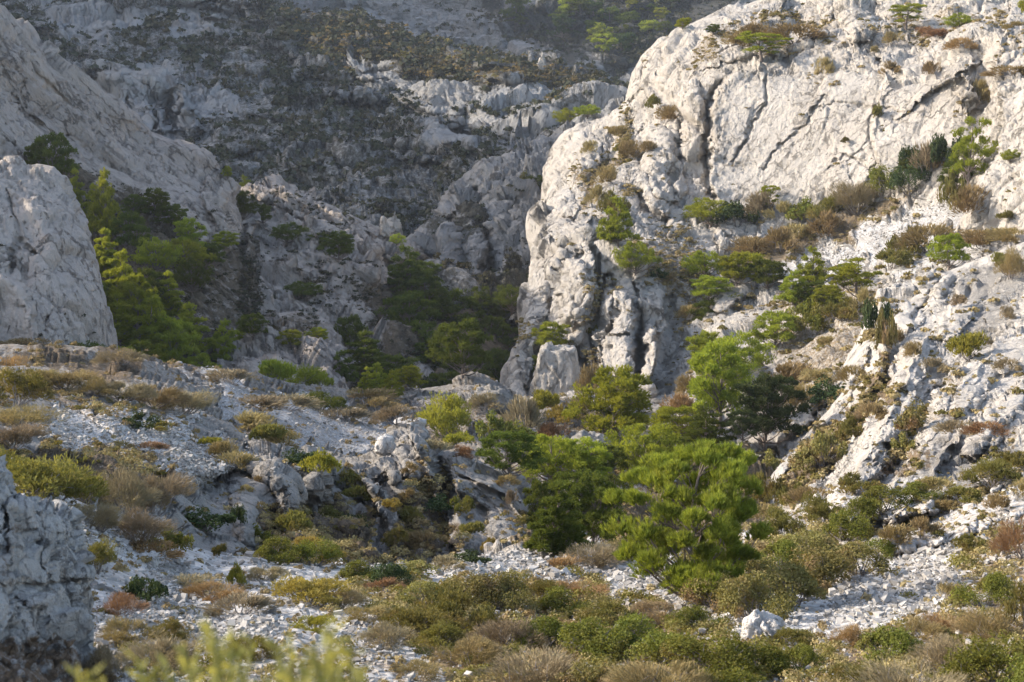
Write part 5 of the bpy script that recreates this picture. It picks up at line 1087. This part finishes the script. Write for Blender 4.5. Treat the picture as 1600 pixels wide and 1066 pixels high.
stones('gravel', [('foreground_ground', .95), ('near_knoll', .6), ('near_slope', .5), ('scree_gully', .32), ('far_knoll', .45)], 'loose pale limestone gravel and scree between the shrubs', [76000, 31000, 1500, 8000, 3000], .5, 1.4, stone_mat())
# ------------------------------------------------------------------ small scrub that nobody could count
def scrub(name, spec, mat, label, nl=12, seed=5, tall=.6, leaf=.22):
    rng = np.random.default_rng(seed); Q, Z = [], []
    for sname, n, smin, smax, lo, poly in spec:
        S = SHEETS[sname]; p, n3, d = S['p'], S['n'], S['d']; nb = S['nb'] * S['ncx']
        vis = (S['px'] > -380) & (S['px'] < 1980) & (S['py'] > -90) & (S['py'] < 1170) & (d > 3)
        cl = fbm(p / (d[:, None] * .02), 3, seed)
        w = np.where(vis, np.clip(S['S'] - lo + .5 * cl, 0, 1) ** 1.3 * np.clip(n3[:, 2] + .35, .05, 1), 0); w[:nb] *= .2
        if poly is not None: w = w * in_poly(S['px'], S['py'], poly)
        if w.sum() == 0: continue
        k = rng.choice(len(p), n, p=w / w.sum())
        Q.append(p[k] + rng.normal(size=(n, 3)) * (d[k] * .0015)[:, None]); Z.append((smin + (smax - smin) * rng.random(n) ** 2.2) * d[k] / FPX)
    Q = np.concatenate(Q); Z = np.concatenate(Z); n = len(Q)
    u = unitv(rng, n * nl); u[:, 2] = np.abs(u[:, 2]); z = np.repeat(Z, nl)[:, None]
    P = np.repeat(Q, nl, 0) + u * z * .5 * np.array([1, 1, tall]) * rng.uniform(.5, 1, n * nl)[:, None]
    dv = unitv(rng, n * nl); s = np.cross(dv, u); s /= np.linalg.norm(s, axis=1)[:, None] + 1e-9
    V = np.stack([P - dv * z * leaf, P + s * z * leaf * .7, P + dv * z * leaf, P - s * z * leaf * .7], 1).reshape(-1, 3)
    rr = np.repeat(np.clip(np.repeat(rng.random(n), nl) + rng.uniform(-.2, .2, n * nl), 0, 1), 4)
    me = mesh_np(name, V, quads(V), [mat], False, {'rnd': rr})
    link(name, me, kind='stuff', label=label, category='scrub')
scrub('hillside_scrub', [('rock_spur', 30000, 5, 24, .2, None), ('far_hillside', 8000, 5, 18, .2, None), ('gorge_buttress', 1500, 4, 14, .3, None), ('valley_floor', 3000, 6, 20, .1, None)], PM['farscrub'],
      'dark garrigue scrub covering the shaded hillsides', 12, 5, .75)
scrub('sunlit_scrub', [('rock_spur', 3200, 3, 11, .3, [(430, 0), (560, 20), (860, 90), (1000, 145), (990, 190), (900, 170), (700, 118), (540, 112), (480, 80)])], PM['litscrub'], 'dry scrub, sunlight put into its golden colour, on the back of the spur', 12, 6)
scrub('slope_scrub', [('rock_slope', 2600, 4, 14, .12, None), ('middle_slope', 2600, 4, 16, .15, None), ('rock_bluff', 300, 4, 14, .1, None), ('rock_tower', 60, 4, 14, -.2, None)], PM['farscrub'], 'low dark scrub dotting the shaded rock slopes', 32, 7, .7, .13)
scrub('ledge_scrub', [('limestone_cliff', 2600, 3, 14, .12, None), ('scree_gully', 4200, 4, 20, .12, None), ('near_slope', 1700, 6, 26, .1, None)], PM['brown'], 'dry brown scrub growing on ledges and scree', 40, 8, .6, .15)
scrub('ledge_greenery', [('limestone_cliff', 700, 3, 14, .15, None), ('scree_gully', 1800, 5, 22, .15, None), ('near_slope', 700, 6, 26, .14, None), ('near_knoll', 700, 6, 20, .12, None)], PM['olive'], 'small green plants growing on ledges and scree', 44, 9, .6, .15)
scrub('dry_grass', [('foreground_ground', 7000, 6, 22, .08, None), ('near_knoll', 2600, 5, 20, .08, None), ('far_knoll', 2400, 4, 18, .1, None)], PM['brown'], 'dry brown plants and twigs between the stones', 60, 10, .8, .12)
scrub('undergrowth', [('foreground_ground', 1050, 24, 58, .35, None)], PM['olive'], 'mixed olive undergrowth filling the gaps between the bushes', 170, 14, .7, .05)
scrub('brown_undergrowth', [('foreground_ground', 1000, 22, 54, .3, None), ('near_knoll', 260, 20, 44, .35, None)], PM['brown'], 'mixed dry brown undergrowth between the bushes', 170, 15, .7, .05)
scrub('pale_grass', [('foreground_ground', 3000, 6, 22, .05, None), ('near_slope', 1500, 4, 14, .05, None), ('near_knoll', 900, 5, 16, .05, None)], PM['grass'], 'pale straw grass between the stones', 30, 11, .9)
# ------------------------------------------------------------------ ledge under the camera with a spurge plant, out of focus
lx, ly = np.meshgrid(np.linspace(-2.2, 1.6, 90), np.linspace(.8, 4.2, 80))
lz = -1.42 - .9 * sstep(3.1, 4.2, ly) * 1.5 - .5 * sstep(.2, 1.6, lx)
lp = np.stack([lx, ly, lz], -1).reshape(-1, 3)
lp[:, 2] += rock_disp(lp, .5, .06, seed=5)
idx = np.arange(lp.shape[0]).reshape(80, 90)
me = mesh_np('rock_ledge', lp, np.stack([idx[:-1, :-1], idx[:-1, 1:], idx[1:, 1:], idx[1:, :-1]], -1).reshape(-1, 4), [M['front']], True, {'grv': np.full(len(lp), .3), 'soil': np.full(len(lp), .3)})
link('rock_ledge', me, kind='structure')
def spurge(px, tops, d, label):
    rng = np.random.default_rng(int(px)); x0 = (px - 800) / FPX * d
    base = np.array([x0, d, -1.46]); paths = []; VV = []; RR = []
    for tx, ty in tops:
        top = unproj(tx, ty, d + rng.uniform(-.12, .12))
        b = bend(base + rng.normal(0, .02, 3), top, rng, .05, 10)
        paths.append((b, np.linspace(.006, .003, 10)))
        k = 46; t = rng.uniform(.45, 1, k) ** .7
        P = np.stack([np.interp(t, np.linspace(0, 1, 10), b[:, j]) for j in range(3)], -1)
        a = rng.uniform(0, 6.28, k); dv = np.stack([np.cos(a), np.sin(a), rng.uniform(.5, 1.1, k)], -1); dv /= np.linalg.norm(dv, axis=1)[:, None]
        V, r = blades(P, dv, 1, .032, .009, .1, rng); VV.append(V); RR.append(r)
    V = np.concatenate(VV)
    r = empty('spurge_plant', base, 0, (1, 1, 1)); r['label'] = label; r['category'] = 'plant'; r['group'] = 'spurge plants at the bottom edge'
    TV, TF = tubes(paths, 5)
    link('stem', mesh_np('spurge_stem', TV - base, TF, [PM['sprig']], True), r)
    link('foliage', mesh_np('spurge_foliage', V - base, quads(V), [PM['sprig']], False, {'rnd': np.concatenate(RR)}), r)
spurge(300, [(215, 1030), (245, 1040), (285, 1005), (310, 1020), (335, 985), (362, 992), (395, 1005), (270, 1050), (340, 1035), (225, 1055), (375, 1030)], 1.8, 'blurred yellow green spurge, the broader clump beside the corner rock')
spurge(480, [(430, 1005), (455, 1010), (490, 1005), (512, 972), (520, 990), (548, 1010), (470, 1030), (500, 1035), (535, 1040), (560, 1045), (440, 1040)], 1.75, 'blurred yellow green spurge with one tall shoot, nearer the gravel centre')
spurge(150, [(138, 1050), (160, 1058), (125, 1062)], 1.8, 'short blurred spurge sprig just beside the corner rock')
# ------------------------------------------------------------------ air
import bmesh
bm = bmesh.new(); bmesh.ops.create_cube(bm, size=1)
me = bpy.data.meshes.new('haze'); bm.to_mesh(me); bm.free()
hz = link('haze', me, kind='stuff', label='thin bluish haze filling the valley air', category='haze')
hz.scale = (2600, 2400, 1000); hz.location = (0, 700, 300)
m, nt, out = newmat('haze'); pv = N(nt, 'ShaderNodeVolumePrincipled')
pv.inputs['Color'].default_value = (.80, .88, 1, 1); pv.inputs['Density'].default_value = HAZE; pv.inputs['Anisotropy'].default_value = 0.2
nt.links.new(pv.outputs[0], out.inputs['Volume']); me.materials.append(m)
print('total', time.time() - T0)
